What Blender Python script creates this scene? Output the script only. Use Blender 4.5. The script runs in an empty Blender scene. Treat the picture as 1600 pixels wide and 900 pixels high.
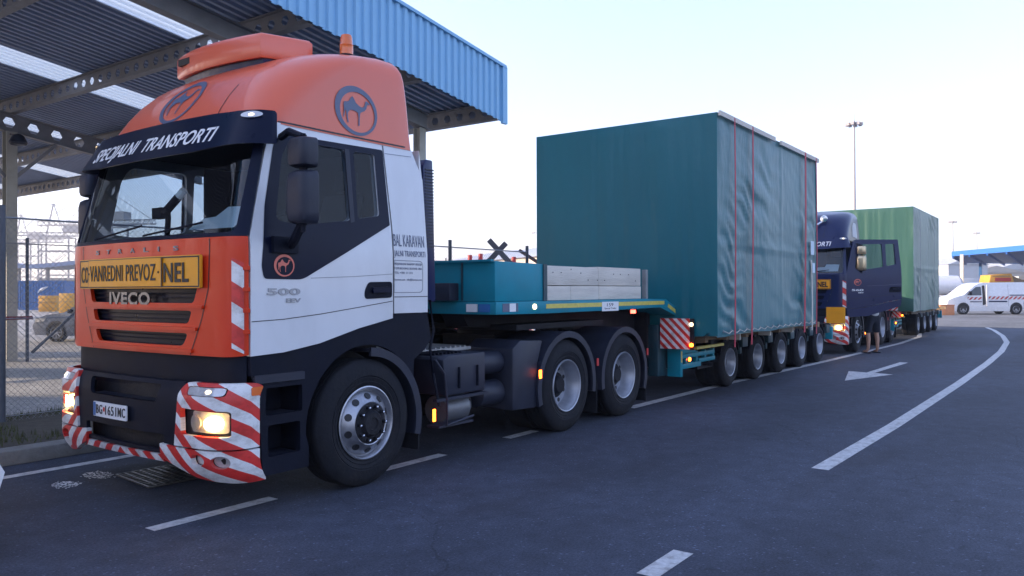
import bpy, bmesh, math, random
from mathutils import Vector, Matrix, noise
from mathutils.bvhtree import BVHTree
R = math.radians
random.seed(7)
sc = bpy.context.scene
col = sc.collection
# ------------------------------------------------------------------ camera
TH, PI_, RO = .6257, .0035, -.0024
cam = bpy.data.cameras.new('camera'); camo = bpy.data.objects.new('camera', cam); col.objects.link(camo)
cam.sensor_width = 36; cam.lens = 36 * 1241.2 / 1600
cam.clip_start = .1; cam.clip_end = 3000
F = Vector((math.cos(TH) * math.cos(PI_), math.sin(TH) * math.cos(PI_), math.sin(PI_)))
Rt = Vector((math.sin(TH), -math.cos(TH), 0)); Up = Rt.cross(F)
Rt2 = Rt * math.cos(RO) + Up * math.sin(RO); Up2 = Up * math.cos(RO) - Rt * math.sin(RO)
m = Matrix((Rt2, Up2, -F)).transposed().to_4x4(); m.translation = (0, 0, 1.6)
camo.matrix_world = m
sc.camera = camo
# ------------------------------------------------------------------ sky and sun
SUN_EL, SUN_DIR = R(12), Vector((-.56, .83))
w = bpy.data.worlds.new('World'); sc.world = w; w.use_nodes = True
nt = w.node_tree; bg = nt.nodes['Background']
sky = nt.nodes.new('ShaderNodeTexSky'); sky.sky_type = 'NISHITA'; sky.sun_disc = False
sky.sun_elevation = SUN_EL; sky.sun_rotation = math.atan2(SUN_DIR.x, SUN_DIR.y)
sky.air_density = 1.0; sky.dust_density = .6; sky.ozone_density = 3.0
hs = nt.nodes.new('ShaderNodeHueSaturation'); hs.inputs['Saturation'].default_value = .96; nt.links.new(sky.outputs[0], hs.inputs['Color'])
wb = nt.nodes.new('ShaderNodeMix'); wb.data_type = 'RGBA'; wb.blend_type = 'MULTIPLY'; wb.inputs[0].default_value = 1; wb.inputs[7].default_value = (1.05, .94, 1.09, 1)
gm = nt.nodes.new('ShaderNodeGamma'); gm.inputs[1].default_value = .72; nt.links.new(hs.outputs[0], gm.inputs[0]); nt.links.new(gm.outputs[0], wb.inputs[6]); nt.links.new(wb.outputs[2], bg.inputs[0]); bg.inputs[1].default_value = .15
sl = bpy.data.lights.new('sun', 'SUN'); sl.energy = 2.6; sl.angle = R(.6); sl.color = (1, .80, .58)
so = bpy.data.objects.new('sun', sl); col.objects.link(so)
sd = Vector((SUN_DIR.x * math.cos(SUN_EL), SUN_DIR.y * math.cos(SUN_EL), math.sin(SUN_EL))).normalized()
so.rotation_euler = sd.to_track_quat('Z', 'Y').to_euler()
sc.view_settings.view_transform = 'Standard'; sc.view_settings.look = 'None'
sc.view_settings.exposure = 2.36; sc.view_settings.gamma = 1
sc.cycles.max_bounces = 8; sc.cycles.transparent_max_bounces = 16
sc.cycles.use_denoising = True

# ------------------------------------------------------------------ materials
def newmat(name):
    m = bpy.data.materials.new(name); m.use_nodes = True
    return m, m.node_tree, m.node_tree.nodes['Principled BSDF']
def mat(name, c, rough=.5, metal=0, var=.12, scale=6, bump=0, bscale=40, coat=0, spec=.5, emit=None, es=0, dirt=0, stretch=(1, 1, 1)):
    m, t, b = newmat(name)
    N, L = t.nodes, t.links
    tc = N.new('ShaderNodeTexCoord'); mp = N.new('ShaderNodeMapping'); L.new(tc.outputs['Object'], mp.inputs[0])
    mp.inputs['Scale'].default_value = stretch
    nz = N.new('ShaderNodeTexNoise'); nz.inputs['Scale'].default_value = scale; nz.inputs['Detail'].default_value = 5
    L.new(mp.outputs[0], nz.inputs['Vector'])
    mx = N.new('ShaderNodeMix'); mx.data_type = 'RGBA'
    k = 1 - var * 1.6; k2 = 1 + var
    mx.inputs[6].default_value = (c[0] * k, c[1] * k, c[2] * k, 1)
    mx.inputs[7].default_value = (min(1, c[0] * k2), min(1, c[1] * k2), min(1, c[2] * k2), 1)
    L.new(nz.outputs['Fac'], mx.inputs[0]); outc = mx.outputs[2]
    if dirt:
        n2 = N.new('ShaderNodeTexNoise'); n2.inputs['Scale'].default_value = scale * .35; n2.inputs['Detail'].default_value = 8
        n2.inputs['Roughness'].default_value = .7
        L.new(mp.outputs[0], n2.inputs['Vector'])
        rr = N.new('ShaderNodeValToRGB'); rr.color_ramp.elements[0].position = .48; rr.color_ramp.elements[1].position = .75
        L.new(n2.outputs['Fac'], rr.inputs[0])
        ml = N.new('ShaderNodeMath'); ml.operation = 'MULTIPLY'; ml.inputs[1].default_value = dirt; L.new(rr.outputs[0], ml.inputs[0])
        m2 = N.new('ShaderNodeMix'); m2.data_type = 'RGBA'; L.new(ml.outputs[0], m2.inputs[0]); L.new(outc, m2.inputs[6])
        m2.inputs[7].default_value = (.10, .085, .07, 1); outc = m2.outputs[2]
    L.new(outc, b.inputs['Base Color'])
    b.inputs['Metallic'].default_value = metal
    mr = N.new('ShaderNodeMapRange'); mr.inputs['To Min'].default_value = max(.02, rough - .08); mr.inputs['To Max'].default_value = min(1, rough + .1)
    L.new(nz.outputs['Fac'], mr.inputs[0]); L.new(mr.outputs[0], b.inputs['Roughness'])
    b.inputs['Specular IOR Level'].default_value = spec
    b.inputs['Coat Weight'].default_value = coat; b.inputs['Coat Roughness'].default_value = .05
    if bump:
        n3 = N.new('ShaderNodeTexNoise'); n3.inputs['Scale'].default_value = bscale; n3.inputs['Detail'].default_value = 6
        L.new(mp.outputs[0], n3.inputs['Vector'])
        bp = N.new('ShaderNodeBump'); bp.inputs['Strength'].default_value = bump; bp.inputs['Distance'].default_value = .02
        L.new(n3.outputs['Fac'], bp.inputs['Height']); L.new(bp.outputs[0], b.inputs['Normal'])
    if emit:
        b.inputs['Emission Color'].default_value = (*emit, 1); b.inputs['Emission Strength'].default_value = es
    return m
def glassmat(name, tint=(.55, .62, .66), refl=1.0, rough=.01):
    m, t, b = newmat(name); N, L = t.nodes, t.links
    N.remove(b); out = N['Material Output']
    tr = N.new('ShaderNodeBsdfTransparent'); tr.inputs[0].default_value = (*tint, 1)
    gl = N.new('ShaderNodeBsdfGlossy'); gl.inputs['Roughness'].default_value = rough
    fr = N.new('ShaderNodeFresnel'); fr.inputs[0].default_value = 1.5
    ml = N.new('ShaderNodeMath'); ml.operation = 'MULTIPLY'; ml.inputs[1].default_value = refl; L.new(fr.outputs[0], ml.inputs[0])
    mx = N.new('ShaderNodeMixShader'); L.new(ml.outputs[0], mx.inputs[0]); L.new(tr.outputs[0], mx.inputs[1]); L.new(gl.outputs[0], mx.inputs[2])
    L.new(mx.outputs[0], out.inputs[0]); return m
def stripemat(name, width=.11, slope=.85, mirror=True, c1=(.62, .035, .03), c2=(.72, .72, .72), off=0.0, sgn=1):
    m, t, b = newmat(name); N, L = t.nodes, t.links
    uv = N.new('ShaderNodeUVMap'); sp = N.new('ShaderNodeSeparateXYZ'); L.new(uv.outputs[0], sp.inputs[0])
    def M(op, a, bb=None):
        n = N.new('ShaderNodeMath'); n.operation = op
        for i, v in enumerate((a, bb)):
            if v is None: continue
            if isinstance(v, (int, float)): n.inputs[i].default_value = v
            else: L.new(v, n.inputs[i])
        return n.outputs[0]
    u = M('ABSOLUTE', sp.outputs[0]) if mirror else M('MULTIPLY', sp.outputs[0], sgn)
    s = M('ADD', M('MULTIPLY', u, slope), sp.outputs[1])
    s = M('ADD', M('DIVIDE', s, width * 2), off + 20)
    fr = M('GREATER_THAN', M('FRACT', s), .5)
    nz = N.new('ShaderNodeTexNoise'); nz.inputs['Scale'].default_value = 9; nz.inputs['Detail'].default_value = 8; nz.inputs['Roughness'].default_value = .7
    L.new(uv.outputs[0], nz.inputs[0])
    mx = N.new('ShaderNodeMix'); mx.data_type = 'RGBA'; L.new(fr, mx.inputs[0])
    mx.inputs[6].default_value = (*c1, 1); mx.inputs[7].default_value = (*c2, 1)
    m2 = N.new('ShaderNodeMix'); m2.data_type = 'RGBA'; m2.blend_type = 'MULTIPLY'; m2.inputs[0].default_value = 1
    rp = N.new('ShaderNodeValToRGB'); rp.color_ramp.elements[0].position = .3; rp.color_ramp.elements[0].color = (.55, .52, .48, 1)
    rp.color_ramp.elements[1].position = .55; L.new(nz.outputs['Fac'], rp.inputs[0])
    L.new(mx.outputs[2], m2.inputs[6]); L.new(rp.outputs[0], m2.inputs[7]); L.new(m2.outputs[2], b.inputs['Base Color'])
    b.inputs['Roughness'].default_value = .35
    return m

def asphaltmat(name, base=(.040, .047, .069), wear=1.0):
    m, t, b = newmat(name); N, L = t.nodes, t.links
    tc = N.new('ShaderNodeTexCoord')
    def nz(s, d=6, r=.6):
        n = N.new('ShaderNodeTexNoise'); n.inputs['Scale'].default_value = s; n.inputs['Detail'].default_value = d; n.inputs['Roughness'].default_value = r
        L.new(tc.outputs['Object'], n.inputs['Vector']); return n.outputs['Fac']
    fine, mid, big = nz(60, 4, .75), nz(5.0, 7, .7), nz(.22, 5, .65)
    vo = N.new('ShaderNodeTexVoronoi'); vo.inputs['Scale'].default_value = 70; L.new(tc.outputs['Object'], vo.inputs['Vector'])
    # mottled stones
    r1 = N.new('ShaderNodeMapRange'); r1.inputs[1].default_value = .3; r1.inputs[2].default_value = .75; r1.inputs[3].default_value = .45; r1.inputs[4].default_value = 1.9; L.new(fine, r1.inputs[0])
    r2 = N.new('ShaderNodeMapRange'); r2.inputs[1].default_value = .3; r2.inputs[2].default_value = .7; r2.inputs[3].default_value = .70; r2.inputs[4].default_value = 1.30; L.new(mid, r2.inputs[0])
    r3 = N.new('ShaderNodeMapRange'); r3.inputs[1].default_value = .3; r3.inputs[2].default_value = .7; r3.inputs[3].default_value = .62; r3.inputs[4].default_value = 1.34; L.new(big, r3.inputs[0])
    a = N.new('ShaderNodeMath'); a.operation = 'MULTIPLY'; L.new(r1.outputs[0], a.inputs[0]); L.new(r2.outputs[0], a.inputs[1])
    c = N.new('ShaderNodeMath'); c.operation = 'MULTIPLY'; L.new(a.outputs[0], c.inputs[0]); L.new(r3.outputs[0], c.inputs[1])
    # pale stone specks
    wn = N.new('ShaderNodeTexWhiteNoise'); L.new(vo.outputs['Color'], wn.inputs['Vector'])
    gt = N.new('ShaderNodeMath'); gt.operation = 'GREATER_THAN'; gt.inputs[1].default_value = .985; L.new(wn.outputs['Value'], gt.inputs[0])
    sp = N.new('ShaderNodeMath'); sp.operation = 'MULTIPLY_ADD'; sp.inputs[1].default_value = 1.2; L.new(gt.outputs[0], sp.inputs[0]); L.new(c.outputs[0], sp.inputs[2])
    vm = N.new('ShaderNodeVectorMath'); vm.operation = 'SCALE'; vm.inputs[0].default_value = base; L.new(sp.outputs[0], vm.inputs['Scale'])
    # brownish oil and rust stains along the wheel tracks
    mp = N.new('ShaderNodeMapping'); mp.inputs['Scale'].default_value = (.35, 1.1, 1); L.new(tc.outputs['Object'], mp.inputs[0])
    n4 = N.new('ShaderNodeTexNoise'); n4.inputs['Scale'].default_value = .8; n4.inputs['Detail'].default_value = 7; L.new(mp.outputs[0], n4.inputs[0])
    rr = N.new('ShaderNodeMapRange'); rr.inputs[1].default_value = .56; rr.inputs[2].default_value = .74; rr.inputs[4].default_value = .55 * wear; L.new(n4.outputs['Fac'], rr.inputs[0])
    mx = N.new('ShaderNodeMix'); mx.data_type = 'RGBA'; L.new(rr.outputs[0], mx.inputs[0]); L.new(vm.outputs[0], mx.inputs[6]); mx.inputs[7].default_value = (base[0] * .62, base[1] * .5, base[2] * .42, 1)
    # paving joint and fine cracks
    wp = N.new('ShaderNodeTexNoise'); wp.inputs['Scale'].default_value = 1.2; wp.inputs['Detail'].default_value = 4; L.new(tc.outputs['Object'], wp.inputs[0])
    wa = N.new('ShaderNodeVectorMath'); wa.operation = 'MULTIPLY_ADD'; wa.inputs[1].default_value = (.9, .9, 0); L.new(wp.outputs['Color'], wa.inputs[0]); L.new(tc.outputs['Object'], wa.inputs[2])
    vc = N.new('ShaderNodeTexVoronoi'); vc.feature = 'DISTANCE_TO_EDGE'; vc.inputs['Scale'].default_value = .22; L.new(wa.outputs[0], vc.inputs['Vector'])
    lt = N.new('ShaderNodeMapRange'); lt.inputs[1].default_value = .0006; lt.inputs[2].default_value = .0022; lt.inputs[3].default_value = .65; lt.inputs[4].default_value = 1; L.new(vc.outputs['Distance'], lt.inputs[0])
    # darker polished wheel tracks along the lane
    sx = N.new('ShaderNodeSeparateXYZ'); L.new(tc.outputs['Object'], sx.inputs[0])
    wv = N.new('ShaderNodeMath'); wv.operation = 'MULTIPLY_ADD'; wv.inputs[1].default_value = 3.2; wv.inputs[2].default_value = 1.0; L.new(sx.outputs[1], wv.inputs[0])
    sn = N.new('ShaderNodeMath'); sn.operation = 'SINE'; L.new(wv.outputs[0], sn.inputs[0])
    tr = N.new('ShaderNodeMapRange'); tr.inputs[1].default_value = -1; tr.inputs[2].default_value = 1; tr.inputs[3].default_value = 1 - .13 * wear; tr.inputs[4].default_value = 1 + .06 * wear; L.new(sn.outputs[0], tr.inputs[0])
    # round oil drips
    mo = N.new('ShaderNodeTexVoronoi'); mo.inputs['Scale'].default_value = 2.3; L.new(wa.outputs[0], mo.inputs['Vector'])
    od = N.new('ShaderNodeMapRange'); od.inputs[1].default_value = .03; od.inputs[2].default_value = .10; od.inputs[3].default_value = .60; od.inputs[4].default_value = 1; L.new(mo.outputs['Distance'], od.inputs[0])
    m1 = N.new('ShaderNodeMath'); m1.operation = 'MULTIPLY'; L.new(lt.outputs[0], m1.inputs[0]); L.new(tr.outputs[0], m1.inputs[1])
    m2 = N.new('ShaderNodeMath'); m2.operation = 'MULTIPLY'; L.new(m1.outputs[0], m2.inputs[0]); L.new(od.outputs[0], m2.inputs[1])
    fs = N.new('ShaderNodeVectorMath'); fs.operation = 'SCALE'; L.new(mx.outputs[2], fs.inputs[0]); L.new(m2.outputs[0], fs.inputs['Scale'])
    L.new(fs.outputs[0], b.inputs['Base Color'])
    b.inputs['Roughness'].default_value = .78; b.inputs['Specular IOR Level'].default_value = .35
    bp = N.new('ShaderNodeBump'); bp.inputs['Strength'].default_value = .5; bp.inputs['Distance'].default_value = .006; L.new(fine, bp.inputs['Height']); L.new(bp.outputs[0], b.inputs['Normal'])
    return m

M = {}
M['asphalt'] = asphaltmat('asphalt')
M['concrete_yard'] = asphaltmat('concrete_yard', (.27, .26, .245), .5)
M['apron'] = asphaltmat('apron', (.15, .145, .14), .4)
M['paint_white'] = mat('road_paint', (.55, .55, .55), .6, var=.3, scale=26, dirt=.8, bump=.3)
M['kerb'] = mat('kerb_concrete', (.20, .20, .19), .85, var=.25, scale=12, bump=.5, dirt=.5)
M['dirt'] = mat('verge_soil', (.07, .06, .045), .95, var=.5, scale=10, bump=.8)
M['orange'] = mat('orange_paint', (.62, .040, .008), .35, var=.06, scale=3, coat=.08, dirt=.08, spec=.25)
M['roof_orange'] = mat('roof_orange_skylit', (.72, .125, .055), .34, var=.05, scale=2.5, coat=.35, dirt=.05)  # orange lightened so the colour carries the sky's pale cast on the roof
M['white'] = mat('white_paint', (.66, .67, .69), .3, var=.05, scale=3, coat=.4, dirt=.16, stretch=(1, 1, .4))
M['navy'] = mat('navy_paint', (.007, .014, .065), .3, var=.1, scale=3, coat=.12, spec=.35)
M['black_paint'] = mat('dark_gloss', (.004, .007, .024), .3, var=.1, spec=.14)
M['plastic'] = mat('black_plastic', (.007, .009, .019), .55, var=.3, scale=5, dirt=.05, bump=.1, bscale=80, spec=.12)
M['plastic2'] = mat('grey_plastic', (.018, .022, .040), .5, var=.25, scale=4, dirt=.15, bump=.1, bscale=80, spec=.35)
M['rubber'] = mat('rubber', (.011, .012, .017), .8, var=.3, scale=9, dirt=.12, bump=.25, bscale=30, spec=.25)
M['steel'] = mat('chassis_steel', (.010, .011, .017), .65, var=.4, scale=8, dirt=.2, bump=.2, spec=.25)
M['rim'] = mat('rim_alloy', (.42, .43, .47), .42, .9, var=.2, scale=14, dirt=.45)
M['rim_steel'] = mat('rim_painted', (.36, .38, .43), .42, .55, var=.2, scale=10, dirt=.4)
M['chrome'] = mat('chrome', (.8, .8, .82), .12, 1, var=.05)
M['badge'] = mat('badge_grey', (.30, .31, .34), .35, .7)
M['teal'] = mat('teal_paint', (.003, .225, .30), .5, var=.16, scale=4, dirt=.22, bump=.05, spec=.3)
M['teal_dark'] = mat('teal_dark_paint', (.008, .05, .07), .5, var=.25, scale=4, dirt=.4)
M['timber_white'] = mat('whitewashed_timber', (.66, .61, .53), .75, var=.14, scale=5, dirt=.35, stretch=(.3, 1, 3), bump=.3)
M['timber'] = mat('timber', (.28, .19, .11), .8, var=.25, scale=6, dirt=.4, stretch=(.3, 1, 3), bump=.3)
M['timber_grey'] = mat('weathered_timber', (.26, .22, .19), .8, var=.25, scale=6, dirt=.3)
M['red'] = mat('red_strap', (.45, .02, .05), .6, var=.2, scale=20)
M['redpaint'] = mat('red_paint', (.5, .02, .02), .45, var=.2)
M['yellow'] = mat('yellow_board', (.80, .33, .008), .45, var=.1, scale=6, dirt=.12)
M['yellow_line'] = mat('yellow_tape', (.62, .52, .10), .4, var=.2, scale=20, dirt=.2)
M['ink'] = mat('black_lettering', (.012, .012, .015), .5)
M['ink_white'] = mat('white_lettering', (.75, .75, .75), .5, var=.04)
M['ink_grey'] = mat('grey_lettering', (.16, .18, .22), .35, .6, var=.1)
M['ink_pink'] = mat('salmon_decal', (.66, .16, .11), .45, var=.05)
M['decal_blue'] = mat('slate_decal', (.09, .11, .18), .4, var=.05)
M['red_white'] = stripemat('red_white_bumper_stripes', .088, .80, off=.12)
M['red_white_big'] = stripemat('red_white_corner_stripes', .145, .72, off=.05)
M['red_white_board'] = stripemat('red_white_board_stripes', .062, 1.0, mirror=False, off=.1)
M['red_white_back'] = stripemat('red_white_board_stripes_reversed', .06, 1.0, mirror=False, off=.1, sgn=-1)
M['glass'] = glassmat('window_glass', (.36, .43, .52), .6)
M['windshield'] = glassmat('windshield_glass', (.72, .80, .82), 1.5)
M['glass_dark'] = mat('dark_glass', (.02, .03, .04), .06, var=.02, spec=.8)
M['lens'] = mat('lamp_lens', (.55, .55, .55), .1, .3, var=.2, scale=30, coat=1)
M['lamp_on'] = mat('lamp_lit', (1, .8, .4), .3, emit=(1, .66, .22), es=7)
M['lamp_warm'] = mat('lamp_glow', (.9, .75, .5), .3, emit=(1, .75, .42), es=.9)
M['amber_on'] = mat('amber_lit', (1, .2, .02), .3, emit=(1, .14, .01), es=3)
M['amber'] = mat('amber_lens', (.75, .16, .03), .2, var=.1, coat=.6)
M['red_on'] = mat('red_lit', (1, .05, .02), .3, emit=(1, .05, .03), es=3)
M['interior'] = mat('cab_trim', (.022, .025, .035), .8, var=.2)
M['interior_light'] = mat('cab_curtain', (.05, .055, .07), .9, var=.2)
M['paper'] = mat('paper', (.60, .72, .80), .7, var=.05)
M['blue_sheet'] = mat('blue_sheet', (.22, .47, .70), .4, var=.06, scale=3, dirt=.05)
M['roof_sheet'] = mat('roof_sheet', (.25, .31, .45), .5, var=.15, scale=3)
M['beam'] = mat('galvanised_beam', (.26, .26, .27), .6, .2, var=.2, scale=4, dirt=.3)
M['column'] = mat('cream_column', (.42, .40, .34), .6, var=.15, scale=4, dirt=.3)
M['galv'] = mat('galvanised_wire', (.30, .31, .32), .5, .4, var=.2)
M['post'] = mat('fence_post', (.10, .11, .13), .6, .2, var=.2, dirt=.2)
M['skin'] = mat('skin', (.42, .24, .17), .6, var=.08, scale=12)
M['shorts'] = mat('dark_shorts', (.012, .016, .03), .9, var=.2)
M['shirt'] = mat('white_shirt', (.68, .69, .70), .9, var=.06)
M['hair'] = mat('hair', (.03, .02, .015), .8)
M['contblue'] = mat('blue_container', (.02, .13, .36), .5, var=.15, dirt=.2)
M['hill'] = mat('hill_scrub', (.10, .12, .07), .95, var=.4, scale=.03)
M['crane'] = mat('crane_steel', (.30, .30, .33), .6, var=.1)
M['plaster'] = mat('pale_plaster', (.52, .46, .40), .8, var=.08, scale=1)
M['wall_brown'] = mat('sun_blocker_grey', (.30, .29, .28), .7, var=.1, scale=1)  # only on the added sun-blocking slab
M['silver'] = mat('silver_roof', (.50, .52, .55), .5, .2, var=.08, scale=1)
M['gold'] = mat('machine_yellow', (.62, .30, .02), .5, var=.15, dirt=.2)
M['carblue'] = mat('dark_blue_car_paint', (.012, .02, .05), .2, var=.05, coat=1)
M['carsilver'] = mat('silver_car_paint', (.14, .16, .21), .25, .2, var=.05, coat=1)
M['carwhite'] = mat('white_car_paint', (.72, .72, .74), .25, var=.03, coat=.8)
M['orangebox'] = mat('orange_brown_board', (.55, .22, .10), .6, var=.15, scale=8)
M['bark'] = mat('bark', (.09, .07, .05), .9, var=.3)

def skymat():
    m, t, b = newmat('skylight_sheet'); N, L = t.nodes, t.links
    tr = N.new('ShaderNodeBsdfTranslucent'); tr.inputs[0].default_value = (.95, .95, .90, 1)
    b.inputs['Base Color'].default_value = (.8, .8, .76, 1); b.inputs['Roughness'].default_value = .5
    mx = N.new('ShaderNodeMixShader'); mx.inputs[0].default_value = .92
    L.new(b.outputs[0], mx.inputs[1]); L.new(tr.outputs[0], mx.inputs[2])
    tp = N.new('ShaderNodeBsdfTransparent'); m2 = N.new('ShaderNodeMixShader'); m2.inputs[0].default_value = .35; L.new(mx.outputs[0], m2.inputs[1]); L.new(tp.outputs[0], m2.inputs[2]); L.new(m2.outputs[0], N['Material Output'].inputs[0]); return m
M['skylight'] = skymat()
def tarpmat(name, c, tr_c):
    m, t, b = newmat(name); N, L = t.nodes, t.links
    tc = N.new('ShaderNodeTexCoord'); nz = N.new('ShaderNodeTexNoise'); nz.inputs['Scale'].default_value = 1.3; nz.inputs['Detail'].default_value = 7
    mp = N.new('ShaderNodeMapping'); mp.inputs['Scale'].default_value = (1, 1, .25); L.new(tc.outputs['Object'], mp.inputs[0]); L.new(mp.outputs[0], nz.inputs[0])
    mx = N.new('ShaderNodeMix'); mx.data_type = 'RGBA'; L.new(nz.outputs['Fac'], mx.inputs[0])
    mx.inputs[6].default_value = (c[0] * .75, c[1] * .8, c[2] * .8, 1); mx.inputs[7].default_value = (c[0] * 1.3, c[1] * 1.2, c[2] * 1.15, 1)
    L.new(mx.outputs[2], b.inputs['Base Color']); b.inputs['Roughness'].default_value = .42
    b.inputs['Sheen Weight'].default_value = .45; b.inputs['Sheen Roughness'].default_value = .35; b.inputs['Sheen Tint'].default_value = (.75, .9, .88, 1)
    b.inputs['Specular IOR Level'].default_value = .32; b.inputs['Coat Weight'].default_value = .22; b.inputs['Coat Roughness'].default_value = .4; b.inputs['Coat IOR'].default_value = 1.5
    wv = N.new('ShaderNodeTexNoise'); wv.inputs['Scale'].default_value = 5; wv.inputs['Detail'].default_value = 6
    m3 = N.new('ShaderNodeMapping'); m3.inputs['Scale'].default_value = (1.6, 1.6, .5); L.new(tc.outputs['Object'], m3.inputs[0]); L.new(m3.outputs[0], wv.inputs[0])
    bp = N.new('ShaderNodeBump'); bp.inputs['Strength'].default_value = .35; bp.inputs['Distance'].default_value = .03; L.new(wv.outputs['Fac'], bp.inputs['Height']); L.new(bp.outputs[0], b.inputs['Normal'])
    tl = N.new('ShaderNodeBsdfTranslucent'); tl.inputs[0].default_value = (*tr_c, 1)
    ms = N.new('ShaderNodeMixShader'); ms.inputs[0].default_value = .12
    L.new(b.outputs[0], ms.inputs[1]); L.new(tl.outputs[0], ms.inputs[2]); L.new(ms.outputs[0], N['Material Output'].inputs[0]); return m
M['tarp'] = tarpmat('green_tarp_shaded', (.003, .132, .172), (.06, .35, .29))  # green tarp with the blue of open shade put into its colour
M['tarp2'] = tarpmat('green_tarp_sunlit', (.040, .122, .10), (.08, .28, .22))  # same green tarp, its sunlit tone put into the colour

# ------------------------------------------------------------------ mesh helpers
OFF = Vector((0, 0, 0))
def tag(o, label=None, cat=None, group=None, kind=None):
    if label: o['label'] = label
    if cat: o['category'] = cat
    if group: o['group'] = group
    if kind: o['kind'] = kind
    return o
def empty(name, loc=None, label=None, cat=None, group=None):
    o = bpy.data.objects.new(name, None); col.objects.link(o); o.empty_display_size = .1
    o.location = OFF if loc is None else loc
    return tag(o, label, cat, group)
class MB:
    def __init__(s): s.bm = bmesh.new(); s.uv = s.bm.loops.layers.uv.new('UVMap')
    def add(s, vs, fs):
        bv = [s.bm.verts.new(v) for v in vs]
        for f in fs:
            try: s.bm.faces.new([bv[i] for i in f])
            except ValueError: pass
        return bv
    def box(s, a, b, mtx=None):
        x0, y0, z0 = a; x1, y1, z1 = b
        vs = [Vector(v) for v in ((x0, y0, z0), (x1, y0, z0), (x1, y1, z0), (x0, y1, z0), (x0, y0, z1), (x1, y0, z1), (x1, y1, z1), (x0, y1, z1))]
        if mtx: vs = [mtx @ v for v in vs]
        s.add(vs, [(0, 3, 2, 1), (4, 5, 6, 7), (0, 1, 5, 4), (1, 2, 6, 5), (2, 3, 7, 6), (3, 0, 4, 7)]); return s
    def bar(s, p, q, w, h=None, up=(0, 0, 1)):
        p, q = Vector(p), Vector(q); d = q - p; L = d.length; d.normalize(); h = w if h is None else h
        a = d.cross(Vector(up))
        if a.length < 1e-4: a = d.cross(Vector((1, 0, 0)))
        a.normalize(); b = a.cross(d)
        vs = [p + a * x * w / 2 + b * y * h / 2 + d * t for t in (0, L) for x, y in ((-1, -1), (1, -1), (1, 1), (-1, 1))]
        s.add(vs, [(0, 1, 2, 3), (7, 6, 5, 4), (0, 4, 5, 1), (1, 5, 6, 2), (2, 6, 7, 3), (3, 7, 4, 0)]); return s
    def tube(s, pts, r, n=8, cap=True):
        pts = [Vector(p) for p in pts]; rings = []
        for i, p in enumerate(pts):
            d = (pts[min(i + 1, len(pts) - 1)] - pts[max(i - 1, 0)]).normalized()
            a = d.cross(Vector((0, 0, 1)))
            if a.length < .05: a = d.cross(Vector((1, 0, 0)))
            a.normalize(); b = a.cross(d); rr = r[i] if isinstance(r, (list, tuple)) else r
            rings.append([s.bm.verts.new(p + (a * math.cos(2 * math.pi * k / n) + b * math.sin(2 * math.pi * k / n)) * rr) for k in range(n)])
        for A, B in zip(rings, rings[1:]):
            for k in range(n): s.bm.faces.new((A[k], A[(k + 1) % n], B[(k + 1) % n], B[k]))
        if cap: s.bm.faces.new(rings[0][::-1]); s.bm.faces.new(rings[-1])
        return s
    def lathe(s, prof, c, axis=(0, 1, 0), n=32, close=False):     # prof: (along axis, radius)
        ax = Vector(axis).normalized(); a = ax.cross(Vector((0, 0, 1)))
        if a.length < .05: a = Vector((1, 0, 0))
        a.normalize(); b = ax.cross(a); c = Vector(c); rings = []
        for t, r in prof:
            rings.append([s.bm.verts.new(c + ax * t + (a * math.cos(2 * math.pi * k / n) + b * math.sin(2 * math.pi * k / n)) * max(r, 1e-4)) for k in range(n)])
        for A, B in zip(rings, rings[1:]):
            for k in range(n): s.bm.faces.new((A[k], A[(k + 1) % n], B[(k + 1) % n], B[k]))
        if close: s.bm.faces.new(rings[0][::-1]); s.bm.faces.new(rings[-1])
        return s
    def prism(s, poly, axis, a, b):                                # poly 2D extruded along axis from a to b
        def P(u, v, t): return {'y': (u, t, v), 'x': (t, u, v), 'z': (u, v, t)}[axis]
        n = len(poly); vs = [P(*p, a) for p in poly] + [P(*p, b) for p in poly]
        s.add(vs, [tuple(range(n))[::-1], tuple(range(n, 2 * n))] + [(i, (i + 1) % n, n + (i + 1) % n, n + i) for i in range(n)]); return s
    def loft(s, rings, cap=True):
        R_ = [[s.bm.verts.new(v) for v in r] for r in rings]; n = len(R_[0])
        for A, B in zip(R_, R_[1:]):
            for k in range(n): s.bm.faces.new((A[k], A[(k + 1) % n], B[(k + 1) % n], B[k]))
        if cap: s.bm.faces.new(R_[0][::-1]); s.bm.faces.new(R_[-1])
        return s
    def build(s, name, m, parent=None, bevel=0, smooth=28, off=True, seg=2, recalc=True):
        if recalc: bmesh.ops.recalc_face_normals(s.bm, faces=s.bm.faces)
        if bevel:
            es = [e for e in s.bm.edges if len(e.link_faces) == 2 and e.calc_face_angle(0) > R(35)]
            bmesh.ops.bevel(s.bm, geom=es, offset=bevel, segments=seg, affect='EDGES', clamp_overlap=True, profile=.5)
        if off: bmesh.ops.translate(s.bm, verts=s.bm.verts, vec=-OFF)
        me = bpy.data.meshes.new(name); s.bm.to_mesh(me); s.bm.free()
        for p in me.polygons: p.use_smooth = True
        try: me.set_sharp_from_angle(angle=R(smooth))
        except Exception: pass
        me.materials.append(m)
        o = bpy.data.objects.new(name, me); col.objects.link(o)
        if parent: o.parent = parent
        elif off: o.location = OFF
        return o
def box(name, a, b, m, parent=None, bevel=0, mtx=None): return MB().box(a, b, mtx).build(name, m, parent, bevel)
def copy_tree(o, parent=None):
    c = o.copy(); col.objects.link(c)
    if parent: c.parent = parent
    for ch in [x for x in bpy.data.objects if x.parent == o]: copy_tree(ch, c)
    return c
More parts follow.
